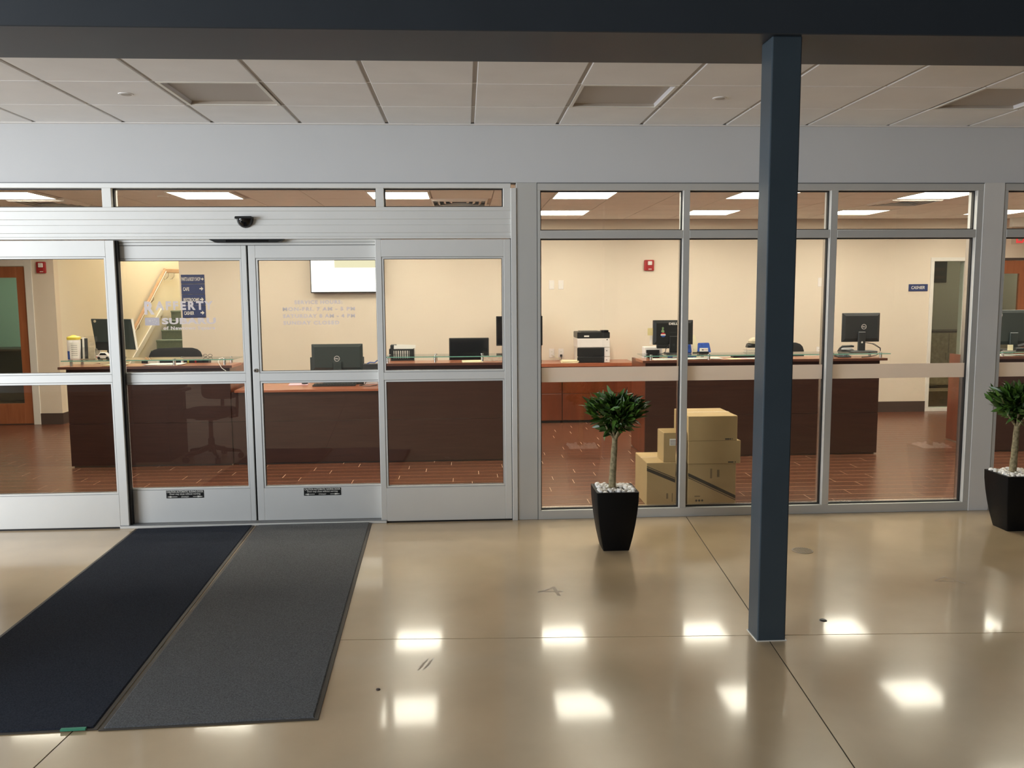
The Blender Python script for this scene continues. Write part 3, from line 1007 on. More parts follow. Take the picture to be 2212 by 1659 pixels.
MB().box(-9.5, 10, 0.116, 0.163, -0.006, 0.0).build('edge_strip', 'plank', ofl)

wb = MB()
wb.box(-3.78, 6.50, BW, BW + 0.12, 0, OC + 0.05)
wb.box(7.05, 7.38, BW, BW + 0.12, 0, OC + 0.05).box(7.96, 9.5, BW, BW + 0.12, 0, OC + 0.05)
wb.box(6.50, 7.05, BW, BW + 0.12, 2.165, OC + 0.05).box(7.38, 7.96, BW, BW + 0.12, 2.14, OC + 0.05)
wb.build('wall_back', 'office_wall', kind='structure', label='cream back wall of the office', cat='wall')
wb = MB()
wb.box(-5.68, -5.40, BW, BW + 0.12, 0, OC + 0.05).box(-9.5, -6.72, BW, BW + 0.12, 0, OC + 0.05).box(-6.72, -5.68, BW, BW + 0.12, 2.195, OC + 0.05)
wb.build('wall_back_left', 'office_wall', kind='structure', label='short cream wall between the wooden door and the stairs', cat='wall')
MB().box(-9.6, -9.5, 0.14, BW, 0, OC).build('wall_office_left', 'office_wall', kind='structure', label='left side wall of the office', cat='wall')
MB().box(9.5, 9.6, 0.14, BW, 0, OC).build('wall_office_right', 'office_wall', kind='structure', label='right side wall of the office', cat='wall')
# inner face of the header wall closes the plenum
MB().box(-9.5, 9.5, 0.12, 0.16, 2.503, OC + 0.1).build('wall_header_inner', 'office_wall', kind='structure', label='office side of the wall above the glass front', cat='wall')

# office ceiling tiles
oc = MB().box(-9.5, 9.5, 0.14, BW + 0.12, OC + 0.012, OC + 0.05).build('ceiling_office', 'office_grid', kind='structure',
        label='warm beige tile ceiling of the office', cat='ceiling')
LXS = [-4.36, -2.51, -0.63, 1.21, 3.03, 4.87, 6.70]
LYS = [2.35, 4.18, 0.52]
t_me = MB().box(-0.3, 0.3, -0.3, 0.3, 0, 0.010).mesh('ceiling_tile', 'office_ceil')
VENTS = [(-0.04, 2.96), (4.84, 2.96), (-4.30, 2.96)]
xg = [1.21 + 0.61 * k for k in range(-10, 11)]
yg = [2.35 - 0.61 * 3 + 0.61 * k for k in range(0, 8)]
for x in xg:
    for y in yg:
        if any(abs(x - lx) < 0.32 and abs(y - ly) < 0.2 for lx in LXS for ly in LYS):
            continue
        if any(abs(x - vx) < 0.32 and abs(y - vy) < 0.2 for vx, vy in VENTS):
            continue
        yy1 = min(y + 0.3, BW - 0.003)
        if yy1 < y + 0.29:
            MB().box(x - 0.3, x + 0.3, y - 0.3, yy1, OC, OC + 0.010).build('ceiling_tile', 'office_ceil', oc)
        else:
            piece('ceiling_tile', t_me, (x, y, OC), oc)
ordn = ['first', 'second', 'third', 'fourth', 'fifth', 'sixth', 'seventh']
lens_me = MB().box(-0.285, 0.285, -0.285, 0.285, -0.002, 0.004).mesh('lens', 'lens')
frm = MB()
for a in ((-0.303, 0.303, -0.303, -0.285), (-0.303, 0.303, 0.285, 0.303), (-0.303, -0.285, -0.285, 0.285), (0.285, 0.303, -0.285, 0.285)):
    frm.box(a[0], a[1], a[2], a[3], -0.006, 0.010)
frm_me = frm.mesh('frame', 'white')
for iy, ly in enumerate(LYS):
    for ix, lx in enumerate(LXS):
        t = thing('ceiling_light', 'lit square ceiling panel in the office, %s from the left in the %s row' % (ordn[ix], ('middle', 'rear', 'front')[iy]),
                  'light', (lx, ly, OC), 'lit ceiling panels in the office')
        piece('lens', lens_me, (lx, ly, OC), t)
        piece('frame', frm_me, (lx, ly, OC), t)
vl = ['square air vent in the office ceiling right of the door transom light', 'square air vent in the office ceiling at the third tall window',
      'square air vent in the office ceiling at the far left transom']
for (vx, vy), lb in zip(VENTS, vl):
    t = thing('air_vent', lb, 'vent', (vx, vy, OC), 'air vents in the office ceiling')
    for i, hw in enumerate((0.30, 0.235, 0.17, 0.105)):
        m_ = MB()
        z0, z1 = OC - 0.022 + 0.004 * i, OC + 0.010
        iw = hw - 0.028
        for a in ((0, 1), (1, 0), (0, -1), (-1, 0)):
            px, py = -a[1], a[0]
            c = [Vector((vx + a[0] * hw + px * hw, vy + a[1] * hw + py * hw, OC + 0.004)), Vector((vx + a[0] * hw - px * hw, vy + a[1] * hw - py * hw, OC + 0.004)),
                 Vector((vx + a[0] * iw - px * iw, vy + a[1] * iw - py * iw, z0)), Vector((vx + a[0] * iw + px * iw, vy + a[1] * iw + py * iw, z0))]
            m_.hexa(c, [v + Vector((0, 0, 0.006)) for v in c])
        m_.build('vane', 'office_ceil', t)
    MB().box(vx - 0.3, vx + 0.3, vy - 0.3, vy + 0.3, OC + 0.0105, OC + 0.0118).build('duct', 'black', t)
for x, y, lb in ((-2.95, 2.42, 'small round disc on the office ceiling left of the second light'),):
    MB().lathe([(0.05, -0.012), (0.055, 0.0)], (x, y, OC), 20).build('ceiling_speaker', 'white', smooth=True, label=lb, cat='ceiling disc')

# baseboards
MB().box(-5.68, -5.40, BW - 0.012, BW, 0, 0.15).build('baseboard_left', 'base_dark', kind='structure', label='dark tall baseboard by the wooden door', cat='baseboard')
MB().box(-3.78, 6.50, BW - 0.012, BW, 0, 0.15).build('baseboard_back', 'base_dark', kind='structure', label='dark tall baseboard along the back wall', cat='baseboard')
MB().box(-5.40, -5.388, BW - 0.012, BW + 1.8, 0, 0.15).build('baseboard_stair', 'base_dark', kind='structure', label='dark baseboard around the stair corner', cat='baseboard')

# left wooden door with glass, room behind
d3 = thing('door_3', 'orange brown wooden door with a tall greenish glass at the far left', 'door', (-6.2, BW, 0), kind='structure')
MB().box(-5.772, -5.68, BW - 0.015, BW + 0.12, 0, 2.195).build('door_frame', 'white', d3, bevel=0.003)
MB().box(-6.72, -6.628, BW - 0.015, BW + 0.12, 0, 2.195).build('door_frame', 'white', d3, bevel=0.003)
MB().box(-6.628, -5.772, BW - 0.015, BW + 0.12, 2.105, 2.195).build('door_frame', 'white', d3, bevel=0.003)
for a in ((-5.890, -5.775, 0.012, 2.10), (-6.625, -6.51, 0.012, 2.10)):
    MB().box(a[0], a[1], BW + 0.01, BW + 0.055, a[2], a[3]).build('stile', 'door_wood', d3, bevel=0.002)
MB().box(-6.51, -5.890, BW + 0.01, BW + 0.055, 1.955, 2.10).build('rail', 'door_wood', d3, bevel=0.002)
MB().box(-6.51, -5.890, BW + 0.01, BW + 0.055, 0.012, 0.285).build('rail', 'door_wood', d3, bevel=0.002)
MB().box(-6.51, -5.890, BW + 0.028, BW + 0.036, 0.285, 1.955).build('pane', 'door_glass', d3)
gr = MB().box(-9.0, -5.55, 8.2, 8.3, 0, 2.7)
gr.box(-9.1, -9.0, BW + 0.12, 8.3, 0, 2.7).box(-9.0, -5.52, BW + 0.12, 8.3, 2.7, 2.8)
gr.build('wall_green_room', 'green_room', kind='structure', label='green wall of the room behind the wooden door', cat='wall')
t = thing('cabinet', 'dark low cabinet behind the glass of the left wooden door', 'cabinet', (-6.9, 7.9, 0))
MB().box(-7.8, -5.9, 7.6, 8.15, 0.05, 0.85).build('body', 'black', t, bevel=0.004)
MB().box(-7.83, -5.87, 7.57, 8.18, 0.85, 0.88).build('top', 'base_dark', t, bevel=0.004)
t = thing('ceiling_light', 'added unseen ceiling panel lighting the green room behind the wooden door', 'light', (-6.9, 6.6, 2.7), 'lit ceiling panels in the office')  # unseen lamp put in so the green wall shows through the door glass
piece('lens', lens_me, (-6.9, 6.6, 2.69), t)
piece('frame', frm_me, (-6.9, 6.6, 2.69), t)

# right sidelight and dim room behind it
d4 = thing('window_18', 'narrow white framed sidelight looking into a dim back room', 'window', (6.775, BW, 0), kind='structure')
MB().ring_xz(6.50, 7.05, 0.0, 2.165, 0.052, BW - 0.012, BW + 0.12).build('frame', 'white', d4, bevel=0.003)
MB().box(6.552, 6.998, BW + 0.03, BW + 0.036, 0.052, 2.113).build('pane', 'door_glass', d4)
d5 = thing('door_4', 'wooden door with dark glass beyond the post at the far right', 'door', (7.67, BW, 0), kind='structure')
MB().ring_xz(7.36, 7.98, -0.02, 2.155, 0.03, BW - 0.01, BW + 0.12).build('door_frame', 'base_dark', d5)
MB().box(7.39, 7.52, BW + 0.01, BW + 0.055, 0.012, 2.12).build('stile', 'door_wood', d5)
MB().box(7.80, 7.95, BW + 0.01, BW + 0.055, 0.012, 2.12).build('stile', 'door_wood', d5)
MB().box(7.52, 7.80, BW + 0.01, BW + 0.055, 1.937, 2.12).build('rail', 'door_wood', d5)
MB().box(7.52, 7.80, BW + 0.01, BW + 0.055, 0.012, 0.25).build('rail', 'door_wood', d5)
MB().box(7.52, 7.80, BW + 0.028, BW + 0.036, 0.25, 1.937).build('pane', 'door_glass', d5)
br = MB().box(5.9, 9.5, 8.6, 8.7, 0, 2.7)
br.box(5.8, 5.9, BW + 0.12, 8.7, 0, 2.7).box(9.5, 9.6, BW + 0.12, 8.7, 0, 2.7).box(5.9, 9.5, BW + 0.12, 8.6, 2.7, 2.8)
br.build('wall_back_room', 'backroom', kind='structure', label='dim walls of the back room behind the sidelight', cat='wall')
t = thing('ceiling_light', 'added unseen ceiling panel brightening the dim back room', 'light', (8.9, 7.4, 2.7), 'lit ceiling panels in the office')  # small lamp added out of sight to lift the dark back room
piece('lens', lens_me, (8.9, 7.4, 2.69), t, scale=(0.65, 0.65, 1))
piece('frame', frm_me, (8.9, 7.4, 2.69), t, scale=(0.65, 0.65, 1))
t = thing('notice_board', 'dark blue grey board on the wall of the dim back room', 'board', (8.47, 8.59, 1.85))
MB().box(8.30, 8.63, 8.575, 8.598, 1.85, 2.50).build('panel', 'charcoal', t, bevel=0.003)
for i in range(4):
    MB().box(8.34, 8.59, 8.572, 8.575, 1.92 + 0.14 * i, 1.97 + 0.14 * i).build('card_strip', 'base_dark', t)
t = thing('storage_cabinet', 'grey low storage cabinet in the dim back room behind the sidelight', 'cabinet', (8.6, 8.3, 0))
MB().box(8.0, 9.3, 8.10, 8.58, 0.06, 0.98).build('body', 'beige', t, bevel=0.004)
MB().box(7.98, 9.32, 8.08, 8.59, 0.98, 1.01).build('top', 'base_dark', t, bevel=0.003)
MB().box(8.03, 9.27, 8.14, 8.56, 0.0, 0.06).build('plinth', 'black', t)
for x0, x1 in ((8.01, 8.43), (8.44, 8.86), (8.87, 9.29)):
    d = MB().box(x0, x1, 8.08, 8.10, 0.08, 0.97).build('door', 'beige', t, bevel=0.003)
    MB().box(x1 - 0.05, x1 - 0.035, 8.06, 8.08, 0.50, 0.62).build('handle', 'chrome', d)

# exit sign near the right door
t = thing('exit_sign', 'glowing red exit sign hung from the ceiling at the far right', 'sign', (7.67, 5.02, 2.33))
MB().box(7.44, 7.90, 5.015, 5.021, 2.325, 2.56).build('panel', 'acrylic', t)
MB().box(7.42, 7.92, 4.99, 5.05, 2.56, OC + 0.01).build('housing', 'white', t, bevel=0.004)
lt = MB()
put_text(lt, 'EXIT', 7.505, 7.83, 2.341, 2.50, 5.0145, 0.03)
lt.build('lettering', 'exit', t)

# stairwell
sw = MB()
sw.box(-5.52, -5.40, BW + 0.12, 11.0, 0, 4.6)
sw.build('wall_stair_left', 'stair_wall', kind='structure', label='bright cream wall carrying the stair handrail', cat='wall')
MB().box(-5.52, -3.66, 11.0, 11.1, 0, 4.6).build('wall_stair_end', 'stair_wall', kind='structure', label='cream end wall above the stair landing', cat='wall')
MB().box(-3.78, -3.66, BW + 0.12, 11.0, 0, 4.6).build('wall_stair_right', 'office_wall', kind='structure', label='right wall of the stairwell', cat='wall')
MB().box(-5.52, -3.66, BW, 11.1, 4.6, 4.7).build('ceiling_stair', 'office_ceil', kind='structure', label='ceiling over the stairs', cat='ceiling')
stw = MB().box(-5.40, -3.78, BW, BW + 0.12, OC, 4.6).build('wall_stair_header', 'office_wall', kind='structure', label='wall over the stair opening', cat='wall')
stair = thing('staircase', 'green grey carpeted stairs rising behind the left counter', 'stairs', (-4.6, 8.0, 0))
for k in range(1, 10):
    yn = 9.2 - (9 - k) * 0.262
    o = MB().box(-5.22, -3.785, yn, yn + (0.262 + 0.04 if k < 9 else 1.75), 0.16 * (k - 1), 0.16 * k)
    o.box(-5.22, -3.79, yn - 0.02, yn, 0.16 * k - 0.03, 0.16 * k)
    o.build('step', 'carpet', stair, bevel=0.006)
# skirt board on the left wall
y0, z0, y1, z1 = 6.75, 0.0, 9.277, 1.47
sk = MB()
sk.add([(-5.396, y0, z0 + 0.02), (-5.396, y1, z1 - 0.05), (-5.396, y1, z1 + 0.05), (-5.396, y0, z0 + 0.14),
        (-5.375, y0, z0 + 0.02), (-5.375, y1, z1 - 0.05), (-5.375, y1, z1 + 0.05), (-5.375, y0, z0 + 0.14)],
       [(0, 1, 2, 3), (4, 7, 6, 5), (0, 4, 5, 1), (3, 2, 6, 7), (0, 3, 7, 4), (1, 5, 6, 2)])
sk.build('skirt_board', 'white', stair)
MB().box(-5.39, -5.235, 6.9, 9.2, 0.0, 0.02).build('base_strip', 'base_dark', stair)
hr = thing('handrail', 'light wooden handrail climbing the stair wall and levelling at the top', 'handrail', (-5.36, 8.9, 1.1))


def rail_piece(p0, p1, wd, hz, mb):
    p0, p1 = Vector(p0), Vector(p1)
    d = (p1 - p0).normalized()
    up = Vector((1, 0, 0)).cross(d)
    if up.z < 0:
        up = -up
    q = []
    for p in (p0, p1):
        for sx, sz in ((-1, -1), (1, -1), (1, 1), (-1, 1)):
            q.append(p + Vector((sx * wd / 2, 0, 0)) + up * sz * hz / 2)
    mb.add(q, [(0, 1, 2, 3), (7, 6, 5, 4), (0, 4, 5, 1), (1, 5, 6, 2), (2, 6, 7, 3), (3, 7, 4, 0)])


m_ = MB()
rail_piece((-5.33, 7.70, 1.115), (-5.33, 9.32, 2.145), 0.045, 0.075, m_)
m_.build('rail', 'rail_wood', hr, bevel=0.008)
m_ = MB()
rail_piece((-5.33, 9.30, 2.150), (-5.33, 10.06, 2.160), 0.045, 0.075, m_)
m_.build('rail', 'rail_wood', hr, bevel=0.008)
m_ = MB()
rail_piece((-5.304, 7.72, 1.128), (-5.304, 9.31, 2.138), 0.008, 0.012, m_)
m_.build('rail_groove', 'white', hr)
for by, bz in ((8.0, 1.255), (8.7, 1.70), (9.50, 2.115), (9.80, 2.118)):
    m_ = MB()
    m_.tube([(-5.398, by, bz - 0.11), (-5.37, by, bz - 0.10), (-5.335, by, bz - 0.06), (-5.33, by, bz)], 0.008, 6)
    m_.tube([(-5.400, by, bz - 0.11), (-5.394, by, bz - 0.11)], 0.026, 10)
    m_.build('bracket', 'chrome', hr, smooth=True)
t = thing('ceiling_light', 'lit ceiling panel over the stairs', 'light', (-4.6, 8.8, 4.59), 'lit ceiling panels in the office')
piece('lens', lens_me, (-4.6, 8.8, 4.585), t, scale=(1.8, 3.2, 1))
piece('frame', frm_me, (-4.6, 8.8, 4.585), t, scale=(1.8, 3.2, 1))

# wall fittings -------------------------------------------------------------
def strobe(x0, x1, z0, z1, lb):
    t = thing('fire_alarm', lb, 'fire alarm', ((x0 + x1) / 2, BW, z0), 'red fire alarm strobes on the office walls')
    MB().box(x0, x1, BW - 0.035, BW, z0, z1).build('housing', 'red', t, bevel=0.012, seg=2)
    xm = (x0 + x1) / 2
    MB().box(xm - 0.022, xm + 0.035, BW - 0.058, BW - 0.034, z0 + 0.075, z1 - 0.018).build('strobe_lens', 'white_gloss', t, bevel=0.006)
    MB().box(xm - 0.012, xm + 0.032, BW - 0.037, BW - 0.0345, z0 + 0.016, z0 + 0.026).build('label_strip', 'paper', t)
    MB().box(xm - 0.03, xm + 0.04, BW - 0.042, BW - 0.034, z0 + 0.03, z0 + 0.072).build('horn_cover', 'red', t, bevel=0.004)


strobe(-5.610, -5.487, 2.010, 2.160, 'red fire alarm strobe beside the wooden door on the left')
strobe(2.459, 2.595, 2.002, 2.148, 'red fire alarm strobe on the back wall right of the printer')


def plate(x, z, kind, lb, wd=0.072, ht=0.122):
    t = thing('wall_outlet' if kind == 'o' else 'wall_switch', lb, 'outlet' if kind == 'o' else 'switch', (x, BW, z), 'white wall plates on the back wall')
    MB().box(x - wd / 2, x + wd / 2, BW - 0.007, BW, z, z + ht).build('plate', 'white_gloss', t, bevel=0.003)
    if kind == 'o':
        for dz in (0.030, 0.075):
            MB().lathe([(0.014, 0.0), (0.014, 0.002)], (0, 0, 0), 10)
            MB().box(x - 0.013, x + 0.013, BW - 0.009, BW - 0.007, z + dz - 0.008, z + dz + 0.016).build('socket', 'paper', t)
            MB().box(x - 0.007, x - 0.004, BW - 0.0096, BW - 0.009, z + dz, z + dz + 0.010).build('slot', 'black', t)
            MB().box(x + 0.004, x + 0.007, BW - 0.0096, BW - 0.009, z + dz, z + dz + 0.010).build('slot', 'black', t)
    else:
        MB().box(x - 0.012, x + 0.012, BW - 0.010, BW - 0.007, z + 0.035, z + 0.088).build('rocker', 'paper', t)


plate(1.190, 1.757, 's', 'left of two white wall plates high above the printer cabinet')
plate(1.318, 1.757, 's', 'right of two white wall plates high above the printer cabinet')
plate(1.190, 0.824, 'o', 'left of two wall outlets low above the printer cabinet')
plate(1.318, 0.824, 'o', 'right of two wall outlets, with a plug, above the printer cabinet')
plate(4.935, 1.772, 's', 'single white wall plate left of the cashier sign')
plate(4.944, 0.815, 'o', 'wall outlet behind the right counter beside the tall monitor')
# plug and cords at the cabinet outlets
t = thing('extension_lead', 'black plug and cord hanging from the right outlet by the printer', 'cord', (1.318, BW - 0.02, 0.79))
MB().box(1.304, 1.332, BW - 0.035, BW - 0.0095, 0.835, 0.868).build('plug', 'black', t, bevel=0.004)
MB().tube([(1.318, BW - 0.03, 0.840), (1.320, BW - 0.035, 0.815), (1.322, BW - 0.03, 0.796)], 0.004, 6).build('cable', 'black', t)
MB().tube([(1.20, BW - 0.012, 0.850), (1.24, BW - 0.03, 0.838), (1.30, BW - 0.05, 0.81), (1.34, BW - 0.07, 0.7955), (1.42, BW - 0.09, 0.7955)], 0.0035, 6).build(
    'data_cord', 'paper_cream', label='thin cream cable from the left outlet to the cabinet top', cat='cord')

# directory signs
sg = [('PARTS & BODY SHOP', 1.862, 1.984), ('CAFE', 1.724, 1.858), ('RESTROOMS', 1.575, 1.722), ('CASHIER', 1.411, 1.573)]
for i, (s, z0, z1) in enumerate(sg):
    t = thing('directory_sign', 'blue %s sign plate on the wall beside the stairs' % s.lower().replace('&', 'and'), 'sign', (-3.605, BW, z0),
              'blue directory sign plates beside the stairs')
    MB().box(-3.757, -3.452, BW - 0.010, BW, z0, z1 - 0.002).build('plate', 'sign_blue', t, bevel=0.002)
    lt = MB()
    zc = (z0 + z1) / 2 - (0.02 if i == 3 else 0)
    if i == 0:
        put_text(lt, s, -3.750, -3.503, zc - 0.024, zc + 0.024, BW - 0.010, 0.01)
        arrow_r(lt, -3.497, -3.460, zc, 0.042, BW - 0.010)
    else:
        x1 = {'CAFE': -3.655, 'RESTROOMS': -3.53, 'CASHIER': -3.605}[s]
        put_text(lt, s, -3.735, x1, zc - 0.024, zc + 0.024, BW - 0.010, 0.02)
        arrow_r(lt, -3.520, -3.470, zc + 0.004, 0.056, BW - 0.010)
    lt.build('lettering', 'paper', t)
t = thing('cashier_sign', 'small blue cashier sign on the back wall left of the sidelight', 'sign', (6.333, BW, 1.698))
MB().box(6.196, 6.470, BW - 0.010, BW, 1.698, 1.797).build('plate', 'sign_blue', t, bevel=0.003)
lt = MB()
put_text(lt, 'CASHIER', 6.228, 6.425, 1.728, 1.772, BW - 0.010, 0.02, slant=0.15)
lt.build('lettering', 'paper', t)

# wall television
t = thing('wall_television', 'bright white and yellow television hung high on the back wall', 'television', (-1.50, 5.24, 1.73))
MB().box(-2.042, -1.088, 5.235, 5.285, 1.728, 2.345).build('housing', 'black', t, bevel=0.006)
MB().box(-2.030, -1.10, 5.2335, 5.235, 1.742, 2.333).build('screen', 'tv', t)
MB().box(-1.72, -1.12, 5.2327, 5.2333, 2.06, 2.20).build('screen_banner', 'tv_yellow', t)
MB().box(-1.75, -1.35, 5.285, BW, 1.85, 2.2).build('wall_bracket', 'black', t)

# ================================================================== COUNTERS
CT = 1.015


def counter(label, x0, x1, depth=3.05, glass_x=None, gz=1.068, offs=(), seam=True):
    """reception counter: dark front, cherry ends, raised cherry ledge, low work surface behind"""
    t = thing('reception_counter', label, 'counter', ((x0 + x1) / 2, 2.6, 0), 'reception counters in the office')
    MB().box(x0, x1, 2.325, 2.355, 0.44, CT - 0.025).build('front_panel', 'espresso', t)
    MB().box(x0, x1, 2.323, 2.355, 0.012, 0.437).build('front_panel', 'espresso', t)
    MB().box(x0, x0 + 0.03, 2.355, depth, 0.012, CT - 0.025).build('side_panel', 'cherry', t)
    MB().box(x1 - 0.03, x1, 2.355, depth, 0.012, CT - 0.025).build('side_panel', 'cherry', t)
    MB().box(x0 - 0.045, x1 + 0.045, 2.254, 2.62, CT - 0.025, CT).build('ledge', 'cherry_top', t)
    MB().box(x0 - 0.045, x1 + 0.045, 2.250, 2.254, CT - 0.025, CT - 0.0005).build('edge_band', 'edge_dark', t)
    MB().box(x0 + 0.03, x1 - 0.03, 2.355, depth, 0.725, 0.755).build('work_surface', 'cherry_top', t, bevel=0.002)
    MB().box(x0 + 0.02, x1 - 0.02, 2.34, 2.36, 0.0, 0.012).build('glide', 'black', t)
    return t


def glass_ledge(label, x0, x1, z, offx, y0=2.25, y1=2.62):
    t = thing('glass_shelf', label, 'shelf', ((x0 + x1) / 2, 2.43, CT), 'glass shelves on steel standoffs above the counters')
    MB().box(x0, x1, y0 + 0.004, y1, z, z + 0.010).build('shelf_glass', 'shelf_glass', t)
    MB().box(x0, x1, y0, y0 + 0.004, z + 0.0005, z + 0.0095).build('polished_edge', 'shelf_edge', t)
    for x in offx:
        for y in (y0 + 0.055, y1 - 0.075):
            m_ = MB()
            m_.tube([(x, y, CT), (x, y, z)], 0.015, 12)
            m_.tube([(x, y, z + 0.010), (x, y, z + 0.016)], 0.015, 12)
            m_.build('standoff', 'chrome', t, smooth=True)
    return t


counter('dark brown reception counter at the left, below the stairs', -3.94, -2.352)
glass_ledge('green edged glass shelf over the left counter', -3.95, -2.29, 1.068, (-3.875, -2.88, -2.39))
counter('dark brown reception counter behind the right fixed door panel', -0.83, 0.64)
glass_ledge('green edged glass shelf over the counter behind the fixed door panel', -0.80, 0.60, 1.072, (-0.778, -0.302, 0.176, 0.54))
counter('dark brown reception counter behind the middle windows and column', 1.85, 4.314)
glass_ledge('green edged glass shelf over the counter behind the column', 1.82, 4.39, 1.055, (1.90, 2.50, 3.30, 3.80, 4.31))
counter('dark brown reception counter at the far right edge', 5.53, 7.3, depth=3.12)
glass_ledge('green edged glass shelf over the far right counter', 5.55, 7.3, 1.055, (5.62, 6.5))

# low desk between the left counters
t = thing('low_desk', 'low cherry topped desk between two tall counters', 'desk', (-1.59, 2.7, 0))
MB().box(-2.305, -0.877, 2.30, 3.10, 0.735, 0.760).build('desk_top', 'cherry_top', t, bevel=0.002)
MB().box(-2.350, -0.832, 2.335, 2.36, 0.44, 0.735).build('front_panel', 'espresso', t)
MB().box(-2.350, -0.832, 2.335, 2.36, 0.012, 0.437).build('front_panel', 'espresso', t)
MB().box(-2.3, -0.88, 2.34, 2.36, 0.0, 0.012).build('glide', 'black', t)
for x in (-2.30, -0.91):
    MB().box(x, x + 0.028, 2.40, 3.08, 0.0, 0.735).build('side_panel', 'cherry', t)

# back cabinets with drawers
CB = 0.790


def file_cabinet(label, x0, x1, nd, hx):
    t = thing('file_cabinet', label, 'cabinet', ((x0 + x1) / 2, 5.0, 0), 'cherry file cabinets along the back wall')
    MB().box(x0, x1, 4.785, 5.315, 0.03, 0.745).build('body', 'cherry', t)
    MB().box(x0 + 0.02, x1 - 0.02, 4.80, 5.31, 0.0, 0.03).build('plinth', 'black', t)
    hh = (0.745 - 0.035) / nd
    for i in range(nd):
        z0 = 0.035 + hh * i
        d = MB().box(x0 + 0.003, x1 - 0.003, 4.762, 4.785, z0 + 0.002, z0 + hh - 0.003).build('drawer', 'cherry', t, bevel=0.002)
        xc = x0 + (x1 - x0) * hx
        m_ = MB()
        m_.box(xc - 0.045, xc + 0.045, 4.735, 4.743, z0 + hh - 0.063, z0 + hh - 0.051)
        m_.box(xc - 0.045, xc - 0.037, 4.743, 4.762, z0 + hh - 0.063, z0 + hh - 0.051)
        m_.box(xc + 0.037, xc + 0.045, 4.743, 4.762, z0 + hh - 0.063, z0 + hh - 0.051)
        m_.build('handle', 'chrome', d, bevel=0.001)
    return t


file_cabinet('cherry file cabinet behind the silver post, left of the printer one', 0.36, 1.268, 2, 0.5)
file_cabinet('cherry two drawer file cabinet under the printer', 1.272, 2.215, 2, 0.42)
MB().box(0.33, 2.235, 4.74, 5.325, 0.745, CB).build('cabinet_worktop', 'cherry_top', bevel=0.002,
    label='long cherry worktop over the file cabinets, carrying the printer', cat='worktop')

# printer
t = thing('printer', 'tall black and white laser printer on the back worktop', 'printer', (1.69, 4.98, CB))
x0, x1 = 1.474, 1.905
yb, yf = 5.20, 4.80
zt = 1.205
MB().box(x0, x1, yf, yb, 1.110, zt - 0.012).build('upper_housing', 'black', t, bevel=0.008)
MB().box(x0 + 0.06, x1 - 0.12, yf + 0.06, yb - 0.05, zt - 0.012, zt - 0.004).build('output_tray', 'charcoal', t)
MB().box(x1 - 0.115, x1 - 0.02, yf - 0.006, yf + 0.10, zt - 0.014, zt + 0.014).build('control_panel', 'black_gloss', t, bevel=0.004)
MB().box(x0 + 0.09, x0 + 0.155, yf - 0.002, yf, 1.130, 1.150).build('badge', 'paper', t)
MB().box(x0, x1, yf, yb, 0.990, 1.110).build('middle_housing', 'white_gloss', t, bevel=0.006)
MB().box(x1 - 0.044, x1 - 0.03, yf - 0.002, yf, 1.085, 1.102).build('button', 'charcoal', t)
MB().box(x0 + 0.01, x1, yf + 0.02, yb, CB + 0.002, 0.990).build('lower_housing', 'white_gloss', t)
for z0, z1 in ((0.872, 0.988), (CB + 0.004, 0.866)):
    MB().box(x0, x1 - 0.076, yf - 0.008, yf + 0.02, z0, z1).build('paper_drawer', 'black', t, bevel=0.006)
    MB().box(x1 - 0.072, x1, yf, yf + 0.02, z0, z1).build('end_cover', 'white_gloss', t, bevel=0.003)
    MB().box(x1 - 0.05, x1 - 0.034, yf - 0.002, yf, z1 - 0.045, z1 - 0.036).build('level_mark', 'charcoal', t)
t = thing('paper_stack', 'small stack of cream paper beside the printer', 'paper', (1.36, 4.86, CB))
for i in range(4):
    MB().obox((1.375 + 0.004 * i, 4.88, CB + 0.005 + 0.007 * i), (0.215, 0.22, 0.0065), (0, 0, 0.05 * (i % 3 - 1))).build('sheet', 'paper_cream', t)

# monitor behind the post on the back worktop
def monitor(label, x0, x1, z0, z1, y, base_z, back='black', front=False, neck=0.05, rot=0.0, logo=None, th=0.035, base=(0.2, 0.16), tilt=0.0, group='computer monitors'):
    """flat monitor; the stand reaches from the housing down to base_z"""
    xc = (x0 + x1) / 2
    t = thing('monitor', label, 'monitor', (xc, y, base_z), group)
    wd = x1 - x0
    if front:
        MB().box(x0, x1, y, y + th, z0, z1).build('housing', back, t, bevel=0.004)
        MB().box(x0 + 0.014, x1 - 0.014, y - 0.0012, y, z0 + 0.02, z1 - 0.014).build('screen', 'black_gloss', t)
        sy = y + th
        MB().box(xc - neck / 2, xc + neck / 2, sy, sy + 0.02, base_z + 0.012, (z0 + z1) / 2).build('stand', back, t, bevel=0.003)
    else:
        MB().box(x0, x1, y + 0.012, y + th, z0, z1).build('housing', back, t, bevel=0.003)
        MB().box(x0 + 0.012, x1 - 0.012, y + th, y + th + 0.0012, z0 + 0.015, z1 - 0.012).build('screen', 'black_gloss', t)
        b = MB()
        i = 0.03
        b.hexa([(x0 + i, y, z0 + i * 1.2), (x1 - i, y, z0 + i * 1.2), (x1, y + 0.014, z0 + 0.002), (x0, y + 0.014, z0 + 0.002)],
               [(x0 + i, y, z1 - i), (x1 - i, y, z1 - i), (x1, y + 0.014, z1 - 0.002), (x0, y + 0.014, z1 - 0.002)])
        b.build('back_cover', back, t)
        MB().box(xc - neck / 2, xc + neck / 2, y - 0.022, y + 0.0, base_z + 0.012, z0 + (z1 - z0) * 0.35).build('stand', back, t, bevel=0.004)
    MB().box(xc - base[0] / 2, xc + base[0] / 2, y - base[1] / 2, y + base[1] / 2, base_z, base_z + 0.013).build('base', back, t, bevel=0.004)
    if rot:
        t.rotation_euler = (tilt, 0, rot)
    return t


